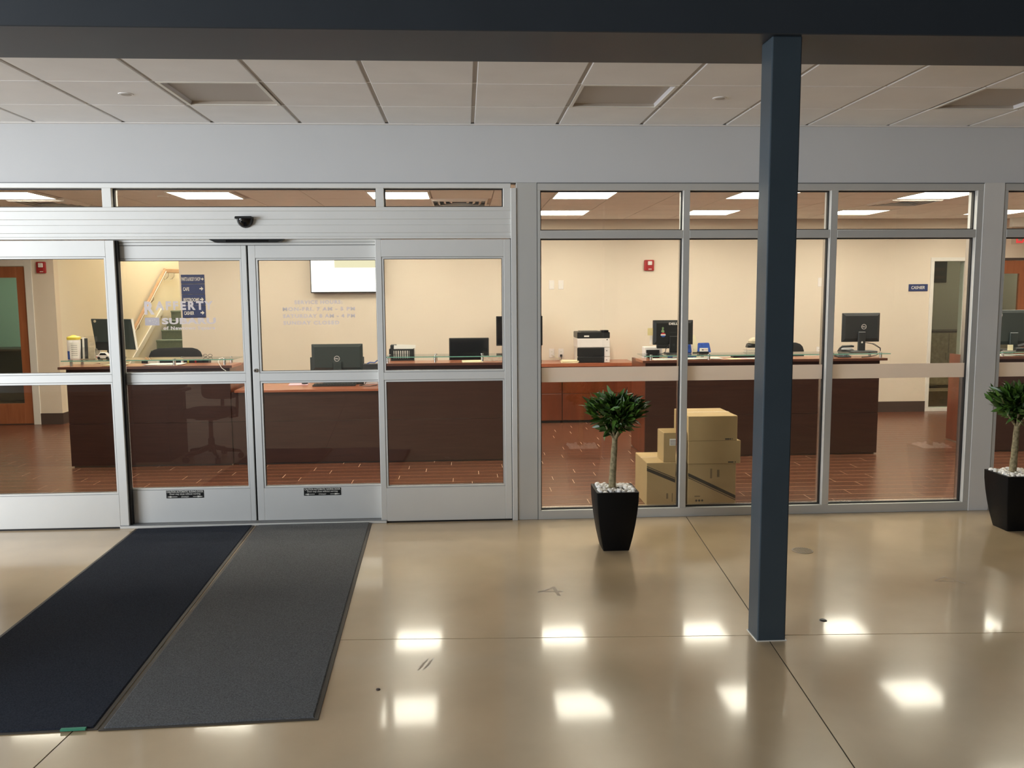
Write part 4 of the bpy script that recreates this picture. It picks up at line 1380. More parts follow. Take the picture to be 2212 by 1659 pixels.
def ring_logo(t, xc, zc, r, y):
    vs, fs = [], []
    n = 24
    for k in range(n):
        a = 2 * PI * k / n
        for rr in (r, r * 0.86):
            vs.append((xc + rr * math.cos(a), y, zc + rr * math.sin(a)))
    for k in range(n):
        k2 = (k + 1) % n
        fs.append((2 * k, 2 * k2, 2 * k2 + 1, 2 * k + 1))
    lt = MB().add(vs, fs)
    put_text(lt, 'DELL', xc - r * 0.68, xc + r * 0.68, zc - r * 0.24, zc + r * 0.24, y, 0.01)
    lt.build('emblem', 'white_gloss', t)


monitor('black monitor on the back worktop half hidden by the silver post', 0.416, 1.030, 1.017, 1.407, 4.95, CB, front=True, base=(0.25, 0.2))

# --- left counter things
t = thing('wipes_canister', 'white wipes canister with a yellow lid on the left glass shelf', 'canister', (-3.889, 2.42, 1.078))
MB().lathe([(0.060, 1.0785), (0.0635, 1.084), (0.0635, 1.270), (0.060, 1.276)], (-3.889, 2.42, 0), 22).build('body', 'white_gloss', t, smooth=True)
MB().lathe([(0.064, 1.276), (0.0645, 1.300), (0.050, 1.308), (0.030, 1.310), (0.022, 1.318), (0.008, 1.322)], (-3.889, 2.42, 0), 22).build('lid', 'yellow', t, smooth=True)


def wrap(name, m, cx, cy, r, a0, a1, z0, z1, parent, n=8):
    vs, fs = [], []
    for k in range(n + 1):
        a = a0 + (a1 - a0) * k / n
        for z in (z0, z1):
            vs.append((cx + r * math.cos(a), cy + r * math.sin(a), z))
    for k in range(n):
        fs.append((2 * k, 2 * k + 2, 2 * k + 3, 2 * k + 1))
    return MB().add(vs, fs).build(name, m, parent)


wrap('label', 'paper', -3.889, 2.42, 0.0640, R(245), R(330), 1.095, 1.250, t)
wrap('label', 'print_blue', -3.889, 2.42, 0.0642, R(215), R(252), 1.082, 1.165, t)
for i in range(6):
    wrap('label_line', 'charcoal', -3.889, 2.42, 0.0644, R(268), R(318), 1.12 + 0.020 * i, 1.123 + 0.020 * i, t)
t = thing('brochure_holder', 'clear brochure holder with leaflets beside the wipes canister', 'brochure holder', (-3.755, 2.46, 1.078))
MB().box(-3.820, -3.690, 2.40, 2.403, 1.079, 1.20).build('front_wall', 'acrylic', t)
MB().obox((-3.755, 2.47, 1.19), (0.130, 0.003, 0.235), (-0.2, 0, 0)).build('back_wall', 'acrylic', t)
MB().box(-3.820, -3.690, 2.40, 2.455, 1.078, 1.081).build('floor_plate', 'acrylic', t)
for x, h, m_ in ((-3.815, 0.20, 'charcoal'), (-3.795, 0.215, 'paper'), (-3.775, 0.205, 'charcoal')):
    MB().obox((x, 2.425, 1.083 + h / 2), (0.030, 0.006, h), (-0.15, 0, 0.3)).build('leaflet', m_, t)
MB().obox((-3.725, 2.43, 1.165), (0.052, 0.006, 0.165), (-0.15, 0, 0)).build('leaflet', 'beige', t)
t = thing('photo_frame_easel', 'small white card easel between the leaflets and monitor', 'easel', (-3.69, 2.52, 1.078))
m_ = MB()
m_.tube([(-3.735, 2.5, 1.08), (-3.700, 2.53, 1.30)], 0.005, 6)
m_.tube([(-3.665, 2.5, 1.08), (-3.700, 2.53, 1.30)], 0.005, 6)
m_.tube([(-3.728, 2.505, 1.175), (-3.672, 2.505, 1.175)], 0.005, 6)
m_.build('frame', 'white', t)
MB().box(-3.722, -3.676, 2.512, 2.516, 1.10, 1.17).build('card', 'paper', t)

# turned monitor: back at the left, dark screen side at the right
t = thing('monitor', 'greenish black monitor turned sideways on the left counter beside the toy car', 'monitor', (-3.55, 2.52, 1.078), 'computer monitors')
# the housing leans: wide back cover whose lower edge slants
b = MB()
b.hexa([(-3.712, 2.50, 1.178), (-3.372, 2.62, 1.157), (-3.372, 2.655, 1.157), (-3.712, 2.535, 1.178)],
       [(-3.735, 2.47, 1.480), (-3.395, 2.59, 1.470), (-3.395, 2.625, 1.470), (-3.735, 2.505, 1.480)])
b.build('housing', 'green_black', t, bevel=0.004)
b = MB()
b.hexa([(-3.365, 2.622, 1.152), (-3.358, 2.624, 1.152), (-3.358, 2.66, 1.152), (-3.365, 2.66, 1.152)],
       [(-3.388, 2.592, 1.473), (-3.381, 2.594, 1.473), (-3.381, 2.63, 1.473), (-3.388, 2.63, 1.473)])
b.build('side_edge', 'white', t)
b = MB()
b.hexa([(-3.69, 2.485, 1.165), (-3.60, 2.515, 1.160), (-3.60, 2.555, 1.16), (-3.69, 2.525, 1.165)],
       [(-3.70, 2.475, 1.245), (-3.60, 2.505, 1.245), (-3.60, 2.555, 1.245), (-3.70, 2.525, 1.245)])
b.build('connector_cover', 'black', t)
lt = MB()
m_ = MB().tube([(-3.700, 2.4785, 1.455), (-3.700, 2.4765, 1.455)], 0.013, 14)
m_.build('round_sticker', 'beige', t)
MB().tube([(-3.60, 2.54, 1.165), (-3.60, 2.53, 1.10), (-3.60, 2.53, 1.085)], [0.018, 0.022, 0.022], 10).build('stand', 'black', t)
MB().box(-3.70, -3.46, 2.50, 2.61, 1.078, 1.088).build('base', 'black', t, bevel=0.003)
t = thing('toy_car', 'small white toy car on the left glass shelf', 'toy car', (-3.595, 2.40, 1.078))
m_ = MB().poly_xz([(-3.662, 1.090), (-3.530, 1.090), (-3.525, 1.108), (-3.548, 1.120), (-3.570, 1.146), (-3.622, 1.148), (-3.642, 1.124), (-3.664, 1.115)], 2.37, 2.43)
m_.build('body', 'white_gloss', t, bevel=0.004)
MB().poly_xz([(-3.574, 1.122), (-3.556, 1.122), (-3.572, 1.141), (-3.616, 1.142), (-3.632, 1.122)], 2.368, 2.432).build('window', 'black_gloss', t)
for x in (-3.635, -3.553):
    for y in (2.366, 2.424):
        MB().tube([(x, y, 1.0925), (x, y + 0.010, 1.0925)], 0.014, 14).build('wheel', 'black', t)
MB().box(-3.663, -3.645, 2.369, 2.40, 1.100, 1.106).build('tail_light', 'red', t)

for x0, x1, nm_, lb in ((-3.20, -2.85, 'paper', 'white papers fanned out on the left counter ledge'), (-3.60, -3.42, 'paper_cream', 'cream papers on the left counter ledge below the toy car')):
    t = thing('papers', lb, 'paper', ((x0 + x1) / 2, 2.42, CT), 'loose papers on the counters')
    for i in range(3):
        MB().obox(((x0 + x1) / 2 + 0.012 * i, 2.42, CT + 0.0025 + 0.003 * i), (x1 - x0, 0.21, 0.0022), (0, 0, 0.06 * (i - 1))).build('sheet', nm_, t)
t = thing('note_cube', 'small white note holder under the left glass shelf', 'note holder', (-3.21, 2.66, 0.755))
MB().box(-3.26, -3.165, 2.64, 2.72, 0.757, 1.045).build('block', 'paper', t, bevel=0.003)
MB().box(-3.255, -3.17, 2.645, 2.715, 1.045, 1.050).build('top_sheet', 'paper_cream', t)
t = thing('desk_organizer', 'black desk organizer holding coloured pens behind the left counter', 'organizer', (-2.86, 2.75, 0.755))
for x0, x1 in ((-3.33, -3.27), (-3.145, -3.03)):
    pass
MB().box(-3.02, -2.66, 2.68, 2.78, 0.757, 1.040).build('box', 'black', t, bevel=0.003)
for x, c in ((-2.935, 'print_blue'), (-2.865, 'lime'), (-2.79, 'red'), (-2.72, 'black')):
    m_ = MB().tube([(x, 2.672, 0.96), (x + 0.006, 2.660, 1.035), (x + 0.008, 2.657, 1.052)], [0.006, 0.009, 0.010], 8)
    m_.build('pen', c, t, smooth=True)
for x0, x1, lb in ((-3.34, -3.268, 'left narrow black tray behind the papers on the left counter'), (-3.155, -3.035, 'wider black tray behind the papers on the left counter')):
    t = thing('desk_tray', lb, 'tray', ((x0 + x1) / 2, 2.72, 0.755), 'black trays behind the left counter')
    MB().box(x0, x1, 2.68, 2.80, 0.757, 1.040).build('body', 'black', t, bevel=0.003)
    MB().box(x0 + 0.01, x1 - 0.01, 2.676, 2.68, 0.99, 1.02).build('lip', 'charcoal', t)
t = thing('spectacles', 'pair of reading glasses lying on the left glass shelf', 'glasses', (-2.62, 2.55, 1.078))
for x in (-2.65, -2.60):
    vs_ = [(x + 0.020 * math.cos(a), 2.55, 1.094 + 0.014 * math.sin(a)) for a in [2 * PI * k / 14 for k in range(15)]]
    MB().tube(vs_, 0.0022, 6, caps=False).build('rim', 'black', t)
    MB().tube([(x - 0.02 if x < -2.62 else x + 0.02, 2.55, 1.096), (x, 2.60, 1.081)], 0.002, 5).build('temple', 'black', t)
MB().tube([(-2.45, 2.46, 1.079), (-2.44, 2.30, 1.080), (-2.435, 2.24, 1.05), (-2.40, 2.235, 0.99), (-2.36, 2.24, 0.96)], 0.003, 6).build('loose_cable', 'paper',
    label='thin white cable hanging over the left counter edge', cat='cord')

# --- low desk things
DZ = 0.760
t = monitor('black monitor showing its back on the low desk', -1.640, -1.098, 0.89, 1.178, 2.90, DZ, back='green_black', neck=0.09, base=(0.28, 0.18))
ring_logo(t, -1.372, 1.022, 0.030, 2.8995)
t = monitor('lower black monitor just behind the one on the low desk', -1.680, -1.10, 0.84, 1.030, 3.02, DZ, back='green_black', neck=0.09, base=(0.2, 0.05))
t = thing('mouse_pad', 'pink mouse pad on the low desk', 'mouse pad', (-1.76, 2.78, DZ))
MB().obox((-1.765, 2.80, DZ + 0.003), (0.20, 0.20, 0.004), (0, 0, 0.1)).build('pad', 'pink', t, bevel=0.001)
t = thing('computer_mouse', 'dark computer mouse on the pink pad', 'mouse', (-1.70, 2.80, DZ + 0.005))
m_ = MB()
m_.lathe([(0.034, 0.0), (0.036, 0.010), (0.030, 0.024), (0.016, 0.033), (0.004, 0.035)], (0, 0, 0), 16)
for v in m_.v:
    v.x, v.y, v.z = -1.70 + v.x * 0.9, 2.80 + v.y * 1.5, DZ + 0.0055 + v.z
m_.build('shell', 'charcoal', t, smooth=True)
MB().box(-1.702, -1.698, 2.75, 2.775, DZ + 0.031, DZ + 0.037).build('wheel', 'black', t)
t = thing('keyboard', 'black computer keyboard on the low desk in front of the monitor', 'keyboard', (-1.36, 2.60, DZ))
MB().obox((-1.36, 2.62, DZ + 0.010), (0.44, 0.15, 0.018), (0.03, 0, 0.04)).build('case', 'black', t, bevel=0.004)
for r_ in range(4):
    for c_ in range(14):
        pass
keys = MB()
for r_ in range(4):
    for c_ in range(14):
        keys.obox((-1.55 + 0.029 * c_, 2.565 + 0.030 * r_ + 0.001 * c_, DZ + 0.022), (0.024, 0.024, 0.006), (0.03, 0, 0.04))
keys.build('keys', 'charcoal', t, kind='stuff')
t = thing('desk_telephone', 'black desk phone with a coiled cord at the right of the low desk', 'telephone', (-1.12, 2.82, DZ))
m_ = MB().hexa([(-1.22, 2.73, DZ + 0.001), (-1.06, 2.73, DZ + 0.001), (-1.06, 2.90, DZ + 0.001), (-1.22, 2.90, DZ + 0.001)],
               [(-1.22, 2.73, DZ + 0.02), (-1.06, 2.73, DZ + 0.02), (-1.06, 2.90, DZ + 0.07), (-1.22, 2.90, DZ + 0.07)])
m_.build('base', 'black', t, bevel=0.004)
MB().tube([(-1.19, 2.73, DZ + 0.05), (-1.19, 2.80, DZ + 0.065), (-1.19, 2.89, DZ + 0.092)], [0.022, 0.014, 0.022], 10).build('handset', 'charcoal', t, smooth=True)
MB().tube([(-1.19, 2.71, DZ + 0.03)] + [(-1.19 + 0.02 * math.cos(k * 1.1) - 0.008 * k, 2.66 + 0.02 * math.sin(k * 1.1), DZ + 0.006) for k in range(14)], 0.004, 5).build('cord', 'black', t)
t = thing('power_strip', 'white power strip with plugs at the right end of the low desk', 'power strip', (-0.98, 2.78, DZ))
MB().box(-1.07, -0.90, 2.72, 2.80, DZ, DZ + 0.045).build('body', 'white_gloss', t, bevel=0.004)
for x in (-1.04, -0.98, -0.93):
    MB().box(x, x + 0.026, 2.70, 2.74, DZ + 0.046, DZ + 0.075).build('plug', 'black', t, bevel=0.003)
MB().tube([(-1.03, 2.70, DZ + 0.05), (-1.05, 2.62, DZ + 0.012), (-1.10, 2.56, DZ + 0.005), (-0.98, 2.50, DZ + 0.005), (-0.92, 2.60, DZ + 0.005)], 0.004, 6).build('cable', 'black', t)
t = thing('adapter_box', 'small black adapter with blue wires at the right end of the low desk', 'adapter', (-1.03, 2.95, DZ))
MB().box(-1.10, -0.93, 2.90, 3.0, DZ, DZ + 0.20).build('case', 'charcoal', t, bevel=0.004)
MB().tube([(-1.05, 2.90, DZ + 0.205), (-1.02, 2.88, DZ + 0.22), (-0.97, 2.89, DZ + 0.215), (-0.94, 2.90, DZ + 0.24)], 0.006, 6).build('wire', 'print_blue', t)

# --- second counter things (behind the fixed panel)
t = thing('letter_basket', 'black slotted plastic basket holding white papers', 'basket', (-0.655, 2.55, 0.755))
bz0, bz1 = 0.757, 1.136
bx0, bx1, by0, by1 = -0.79, -0.535, 2.63, 2.86
MB().box(bx0, bx1, by1 - 0.006, by1, bz0, bz1).build('back_wall', 'black', t)
MB().box(bx0, bx0 + 0.006, by0, by1, bz0, bz1).build('side_wall', 'black', t)
MB().box(bx1 - 0.006, bx1, by0, by1, bz0, bz1).build('side_wall', 'black', t)
MB().box(bx0, bx1, by0, by1, bz0, bz0 + 0.006).build('floor_plate', 'black', t)
fw = MB()
fw.box(bx0, bx1, by0, by0 + 0.006, bz1 - 0.018, bz1).box(bx0, bx1, by0, by0 + 0.006, bz0, 1.04)
fw.box(bx0, bx0 + 0.045, by0, by0 + 0.006, 1.04, bz1 - 0.018).box(bx1 - 0.045, bx1, by0, by0 + 0.006, 1.04, bz1 - 0.018)
for i in range(7):
    x = bx0 + 0.055 + i * 0.0235
    fw.box(x, x + 0.010, by0, by0 + 0.006, 1.04, bz1 - 0.018)
fw.build('slotted_front', 'black', t)
t = thing('papers', 'white papers sticking up out of the black basket', 'paper', (-0.65, 2.74, 0.765), 'loose papers on the counters')
for i, (x, h, a) in enumerate(((-0.66, 0.40, 0.16), (-0.63, 0.41, 0.10), (-0.65, 0.39, 0.2))):
    MB().obox((x, 2.70 + 0.04 * i, 0.765 + h / 2), (0.20, 0.003, h), (0, a * 0.5, 0)).build('sheet', 'paper', t)
t = thing('document_scanner', 'small dark device beside the papers in the black basket', 'device', (-0.745, 2.92, 0.755))
MB().box(-0.80, -0.70, 2.89, 2.99, 0.757, 1.165).build('body', 'charcoal', t, bevel=0.006)
MB().box(-0.795, -0.705, 2.885, 2.89, 1.10, 1.15).build('panel', 'black', t)
monitor('black glossy monitor with its screen facing out on the counter behind the fixed panel', -0.169, 0.257, 0.93, 1.233, 2.85, 0.755, front=True, base=(0.22, 0.18))
t = thing('legal_pad', 'pale yellow writing pad on the counter ledge by the dark screen', 'pad', (0.06, 2.36, CT))
MB().obox((0.075, 2.36, CT + 0.005), (0.21, 0.17, 0.009), (0, 0, 0.05)).build('sheets', 'paper_cream', t)
MB().obox((0.075, 2.444, CT + 0.0056), (0.21, 0.012, 0.0104), (0, 0, 0.05)).build('binding', 'paper_yellow', t)
t = thing('patterned_box', 'white box with a brown floral pattern at the right end of the counter', 'box', (0.33, 2.47, CT))
MB().box(0.19, 0.48, 2.42, 2.52, CT, CT + 0.048).build('body', 'floral', t, bevel=0.002)
MB().box(0.188, 0.482, 2.418, 2.522, CT + 0.048, CT + 0.053).build('lid', 'paper', t)

# --- third counter things (behind column)
t = monitor('black monitor with stickers on its back, behind the first window mullion', 1.967, 2.386, 1.160, 1.416, 2.50, 1.065, back='black', neck=0.085, base=(0.17, 0.14), th=0.05)
lt = MB()
put_text(lt, 'DELL', 2.128, 2.222, 1.368, 1.391, 2.4995, 0.035)
lt.build('lettering', 'paper', t)
m_ = MB()
m_.poly_xz([(2.052, 1.292), (2.060, 1.292), (2.064, 1.286), (2.078, 1.290), (2.082, 1.302), (2.072, 1.316), (2.068, 1.326), (2.080, 1.336), (2.068, 1.340),
            (2.066, 1.350), (2.060, 1.340), (2.050, 1.338), (2.058, 1.328), (2.054, 1.314), (2.046, 1.302)], 2.4985, 2.4995)
m_.build('green_sticker', 'sticker_green', t)
m_ = MB()
cx, cz = 2.068, 1.264
top_ = [(cx + 0.026 * math.cos(a), cz + 0.024 * math.sin(a)) for a in [R(15) + R(150) * k / 10 for k in range(11)]]
m_.poly_xz(top_, 2.4985, 2.4995, 0)
mid_ = [(cx - 0.025, cz + 0.006), (cx - 0.026, cz - 0.006), (cx + 0.026, cz - 0.006), (cx + 0.025, cz + 0.006)]
m_.poly_xz(mid_, 2.4985, 2.4995, 1)
bot_ = [(cx + 0.026 * math.cos(a), cz + 0.024 * math.sin(a)) for a in [R(195) + R(150) * k / 10 for k in range(11)]]
m_.poly_xz(bot_, 2.4985, 2.4995, 2)
m_.build('round_sticker', ['red_print', 'paper', 'print_blue'], t, label='round red white and blue sticker')
MB().box(2.138, 2.208, 2.4982, 2.4995, 1.284, 1.293).build('vent_slot', 'charcoal', t)
MB().tube([(2.178, 2.478, 1.160), (2.178, 2.474, 1.160)], 0.012, 14).build('stand_badge', 'charcoal', t)
MB().tube([(2.12, 2.48, 1.15), (2.09, 2.46, 1.12), (2.08, 2.44, 1.09), (2.04, 2.42, 1.072), (2.00, 2.44, 1.067)], 0.004, 6).build('cable', 'black', t)
MB().box(2.005, 2.135, 2.500, 2.540, 1.122, 1.159).build('speaker_bar', 'black', t, bevel=0.004)
t = thing('sticky_note', 'yellow sticky note stuck out at the left edge of the stickered monitor', 'note', (1.95, 2.53, 1.25))
MB().box(1.912, 1.975, 2.536, 2.538, 1.258, 1.334).build('sheet', 'paper_yellow', t)
MB().box(1.955, 1.975, 2.538, 2.540, 1.32, 1.334).build('glue_strip', 'paper_cream', t)
MB().add([(1.935, 2.545, 1.165), (1.950, 2.545, 1.165), (1.972, 2.545, 1.256), (1.945, 2.545, 1.256), (1.935, 2.548, 1.165), (1.950, 2.548, 1.165), (1.972, 2.548, 1.256), (1.945, 2.548, 1.256)],
         [(0, 1, 2, 3), (7, 6, 5, 4), (0, 4, 5, 1), (1, 5, 6, 2), (2, 6, 7, 3), (3, 7, 4, 0)]).build('paper_strip', 'paper',
    label='narrow white paper strip hanging under the yellow sticky note', cat='paper')
t = thing('fax_machine', 'low black and grey office machine left of the stickered monitor', 'machine', (1.96, 2.66, 0.755))
MB().box(1.910, 2.10, 2.66, 2.80, 0.757, 1.128).build('body', 'white_gloss', t, bevel=0.006)
MB().box(1.925, 2.065, 2.645, 2.662, 0.95, 1.098).build('front_panel', 'black', t, bevel=0.003)
MB().box(1.93, 2.06, 2.641, 2.645, 1.02, 1.03).build('slot', 'charcoal', t)
t = thing('paper_sheet', 'curved cream sheet standing between the stickered monitor and blue pouch', 'paper', (2.43, 2.56, 1.065))
vs, fs = [], []
for k in range(9):
    u = k / 8
    zz = 1.066 + 0.19 * u
    dx = 0.012 * math.sin(u * PI)
    vs += [(2.400 + 0.006 * u, 2.56 + 0.02 * u, zz), (2.452 + dx - 0.02 * u * u, 2.60 + 0.01 * u, zz), (2.452 + dx - 0.02 * u * u, 2.603 + 0.01 * u, zz), (2.400 + 0.006 * u, 2.563 + 0.02 * u, zz)]
for k in range(8):
    a = 4 * k
    for i in range(4):
        fs.append((a + i, a + (i + 1) % 4, a + 4 + (i + 1) % 4, a + 4 + i))
fs += [(3, 2, 1, 0), (32, 33, 34, 35)]
MB().add(vs, fs).build('sheet', 'paper_cream', t, smooth=True)
MB().box(2.400, 2.45, 2.555, 2.56, 1.0655, 1.075).build('clip', 'charcoal', t)
t = thing('cloth_pouch', 'bright blue fabric pouch with a white card on a black foot', 'pouch', (2.50, 2.45, 1.065))
m_ = MB().hexa([(2.430, 2.42, 1.080), (2.560, 2.42, 1.080), (2.560, 2.50, 1.080), (2.430, 2.50, 1.080)],
               [(2.432, 2.44, 1.180), (2.540, 2.43, 1.182), (2.535, 2.50, 1.178), (2.434, 2.50, 1.176)])
m_.build('pouch_body', 'blue_cloth', t, bevel=0.010, seg=2)
MB().box(2.434, 2.522, 2.414, 2.419, 1.092, 1.128).build('card', 'paper', t)
MB().box(2.455, 2.475, 2.4125, 2.414, 1.103, 1.114).build('card_logo', 'charcoal', t)
MB().box(2.475, 2.515, 2.4125, 2.414, 1.106, 1.110).build('card_logo', 'red_print', t)
MB().box(2.428, 2.534, 2.415, 2.50, 1.0655, 1.090).build('foot', 'black', t, bevel=0.004)
t = thing('cloth_pouch', 'blue fabric bundle peeking out behind the stickered monitor', 'pouch', (2.33, 2.60, 1.065))
m_ = MB().hexa([(2.24, 2.565, 1.066), (2.395, 2.565, 1.066), (2.395, 2.615, 1.066), (2.24, 2.615, 1.066)],
               [(2.27, 2.57, 1.135), (2.388, 2.57, 1.160), (2.385, 2.61, 1.160), (2.27, 2.61, 1.135)])
m_.build('pouch_body', 'blue_cloth', t, bevel=0.012, seg=2)
MB().box(2.30, 2.33, 2.558, 2.566, 1.08, 1.12).build('strap', 'black', t)
t = thing('notepad_box', 'row of blue and white office boxes under the glass shelf by the stickered monitor', 'box', (2.25, 2.70, 0.755))
MB().box(2.16, 2.21, 2.66, 2.76, 0.757, 1.048).build('divider', 'print_blue', t, bevel=0.002)
MB().box(2.213, 2.305, 2.66, 2.76, 0.757, 1.045).build('divider', 'paper', t, bevel=0.002)
MB().box(2.31, 2.47, 2.66, 2.76, 0.757, 1.046).build('divider', 'print_blue', t, bevel=0.002)
MB().box(2.12, 2.157, 2.66, 2.76, 0.757, 1.045).build('divider', 'paper_cream', t, bevel=0.002)
t = thing('papers', 'white papers spread along the counter ledge below the stickered monitor', 'paper', (2.25, 2.40, CT), 'loose papers on the counters')
for i, (x, wd, a) in enumerate(((2.08, 0.30, 0.05), (2.22, 0.28, -0.06), (2.40, 0.30, 0.08), (2.52, 0.26, 0.0))):
    MB().obox((x, 2.405, CT + 0.002 + 0.0024 * i), (wd, 0.20, 0.0018), (0, 0, a)).build('sheet', 'paper', t)
t = thing('letter_tray', 'stack of trays with a beige and black bundle left of the column', 'tray', (3.02, 2.57, 1.065))
for i in range(2):
    MB().box(2.955, 3.19, 2.50, 2.61, 1.0655 + 0.026 * i, 1.0695 + 0.026 * i).build('tray_shelf', 'acrylic', t)
for i in range(3):
    MB().box(2.965, 3.18, 2.51, 2.60, 1.0705 + 0.006 * i, 1.075 + 0.006 * i).build('sheet', ['paper', 'beige', 'paper'][i], t)
for x in (2.957, 3.182):
    MB().box(x, x + 0.005, 2.50, 2.505, 1.0655, 1.12).build('tray_post', 'acrylic', t)
m_ = MB().hexa([(2.972, 2.51, 1.118), (3.16, 2.51, 1.118), (3.16, 2.60, 1.118), (2.972, 2.60, 1.118)], [(2.972, 2.51, 1.150), (3.14, 2.51, 1.165), (3.14, 2.60, 1.165), (2.990, 2.60, 1.165)])
m_.build('tape_dispenser', 'black', t, bevel=0.008)
m_ = MB().lathe([(0.03, 1.15), (0.055, 1.165), (0.062, 1.19), (0.045, 1.215), (0.015, 1.225)], (3.055, 2.555, 0), 10)
for v in m_.v:
    v.x += 0.004 * math.sin(v.z * 300)
m_.build('bundle', 'beige', t, smooth=True)
t = thing('papers', 'coloured leaflets and a dark folder on the ledge just left of the column', 'paper', (2.95, 2.42, CT), 'loose papers on the counters')
for x, wd, m__, a in ((2.83, 0.22, 'paper_cream', 0.1), (2.95, 0.20, 'pink', -0.1), (3.03, 0.2, 'paper', 0.12), (3.14, 0.18, 'paper_yellow', 0.0)):
    MB().obox((x, 2.37, CT + 0.002 + 0.001 * (x - 2.8) * 10), (wd, 0.14, 0.0018), (0, 0, a)).build('sheet', m__, t)
MB().box(2.82, 3.25, 2.50, 2.60, CT, CT + 0.025).build('folder', 'black', t, bevel=0.003)
t = monitor('large grey black monitor on a tall stand in the third tall window', 3.986, 4.392, 1.170, 1.475, 2.50, 1.065, back='charcoal', neck=0.078, base=(0.29, 0.17), th=0.03)
ring_logo(t, 4.215, 1.330, 0.027, 2.4995)
MB().tube([(4.19, 2.4775, 1.167), (4.19, 2.4765, 1.167)], 0.010, 16).build('cable_hole', 'paper', t)
for dx in (0.0, 0.02):
    MB().tube([(4.22, 2.48, 1.165), (4.30 + dx, 2.47, 1.15), (4.375 + dx * 0.5, 2.46, 1.105), (4.385, 2.46, 1.072)], 0.0035, 6).build('cable', 'black', t)
t = thing('desk_telephone', 'low dark phone on the glass shelf left of the large monitor stand', 'telephone', (4.06, 2.56, 1.065))
MB().hexa([(3.985, 2.515, 1.0655), (4.14, 2.515, 1.0655), (4.14, 2.62, 1.0655), (3.985, 2.62, 1.0655)],
          [(3.995, 2.52, 1.075), (4.14, 2.52, 1.075), (4.14, 2.61, 1.105), (4.005, 2.61, 1.105)]).build('base', 'black', t, bevel=0.003)
MB().tube([(3.995, 2.57, 1.098), (4.02, 2.57, 1.118), (4.12, 2.57, 1.122), (4.145, 2.57, 1.118)], [0.010, 0.012, 0.012, 0.010], 8).build('handset', 'charcoal', t, smooth=True)
t = thing('calculator', 'black calculator under the glass shelf by the large monitor', 'calculator', (3.97, 2.46, CT))
MB().hexa([(3.885, 2.37, CT + 0.001), (4.03, 2.37, CT + 0.001), (4.07, 2.58, CT + 0.001), (3.925, 2.58, CT + 0.001)],
          [(3.885, 2.37, CT + 0.012), (4.03, 2.37, CT + 0.012), (4.07, 2.58, CT + 0.030), (3.925, 2.58, CT + 0.030)]).build('case', 'black', t, bevel=0.002)
for r_ in range(3):
    for c_ in range(4):
        MB().obox((3.925 + 0.028 * c_ + 0.012 * r_, 2.40 + 0.042 * r_, CT + 0.0165 + 0.0035 * r_), (0.018, 0.024, 0.004), (0.085, 0, 0)).build('key', 'charcoal', t)
MB().tube([(4.385, 2.45, 1.0655 - 0.008), (4.31, 2.40, 1.035), (4.2, 2.36, 1.022), (4.13, 2.35, 1.0195)], 0.004, 6).build('loose_cable', 'black',
    label='black cable curving under the glass shelf below the large monitor', cat='cord')

# --- far right counter things
t = monitor('wide dark monitor at the far right edge past the beige post', 5.55, 6.16, 1.125, 1.494, 2.50, 1.065, back='green_black', neck=0.09, base=(0.22, 0.15))
ring_logo(t, 5.692, 1.441, 0.032, 2.4995)
t = thing('desk_telephone', 'black phone with a cream note in front of the far right monitor', 'telephone', (5.86, 2.42, 1.065))
MB().box(5.80, 6.05, 2.36, 2.43, 1.0655, 1.10).build('base', 'black', t, bevel=0.006)
MB().tube([(5.83, 2.385, 1.115), (5.90, 2.385, 1.128), (6.0, 2.385, 1.125)], [0.014, 0.02, 0.02], 8).build('handset', 'charcoal', t, smooth=True)
MB().box(5.735, 5.795, 2.40, 2.404, 1.068, 1.13).build('note', 'paper_cream', t)
MB().box(5.70, 5.80, 2.36, 2.43, 1.0655, 1.072).build('bracket', 'chrome', t)
t = thing('papers', 'loose white papers on the far right counter ledge', 'paper', (5.75, 2.40, CT), 'loose papers on the counters')
for i, (x, a) in enumerate(((5.66, 0.1), (5.76, -0.15), (5.87, 0.2))):
    MB().obox((x, 2.40, CT + 0.003 + 0.005 * i), (0.26, 0.2, 0.003), (0, 0.02 * i, a)).build('sheet', 'paper', t)

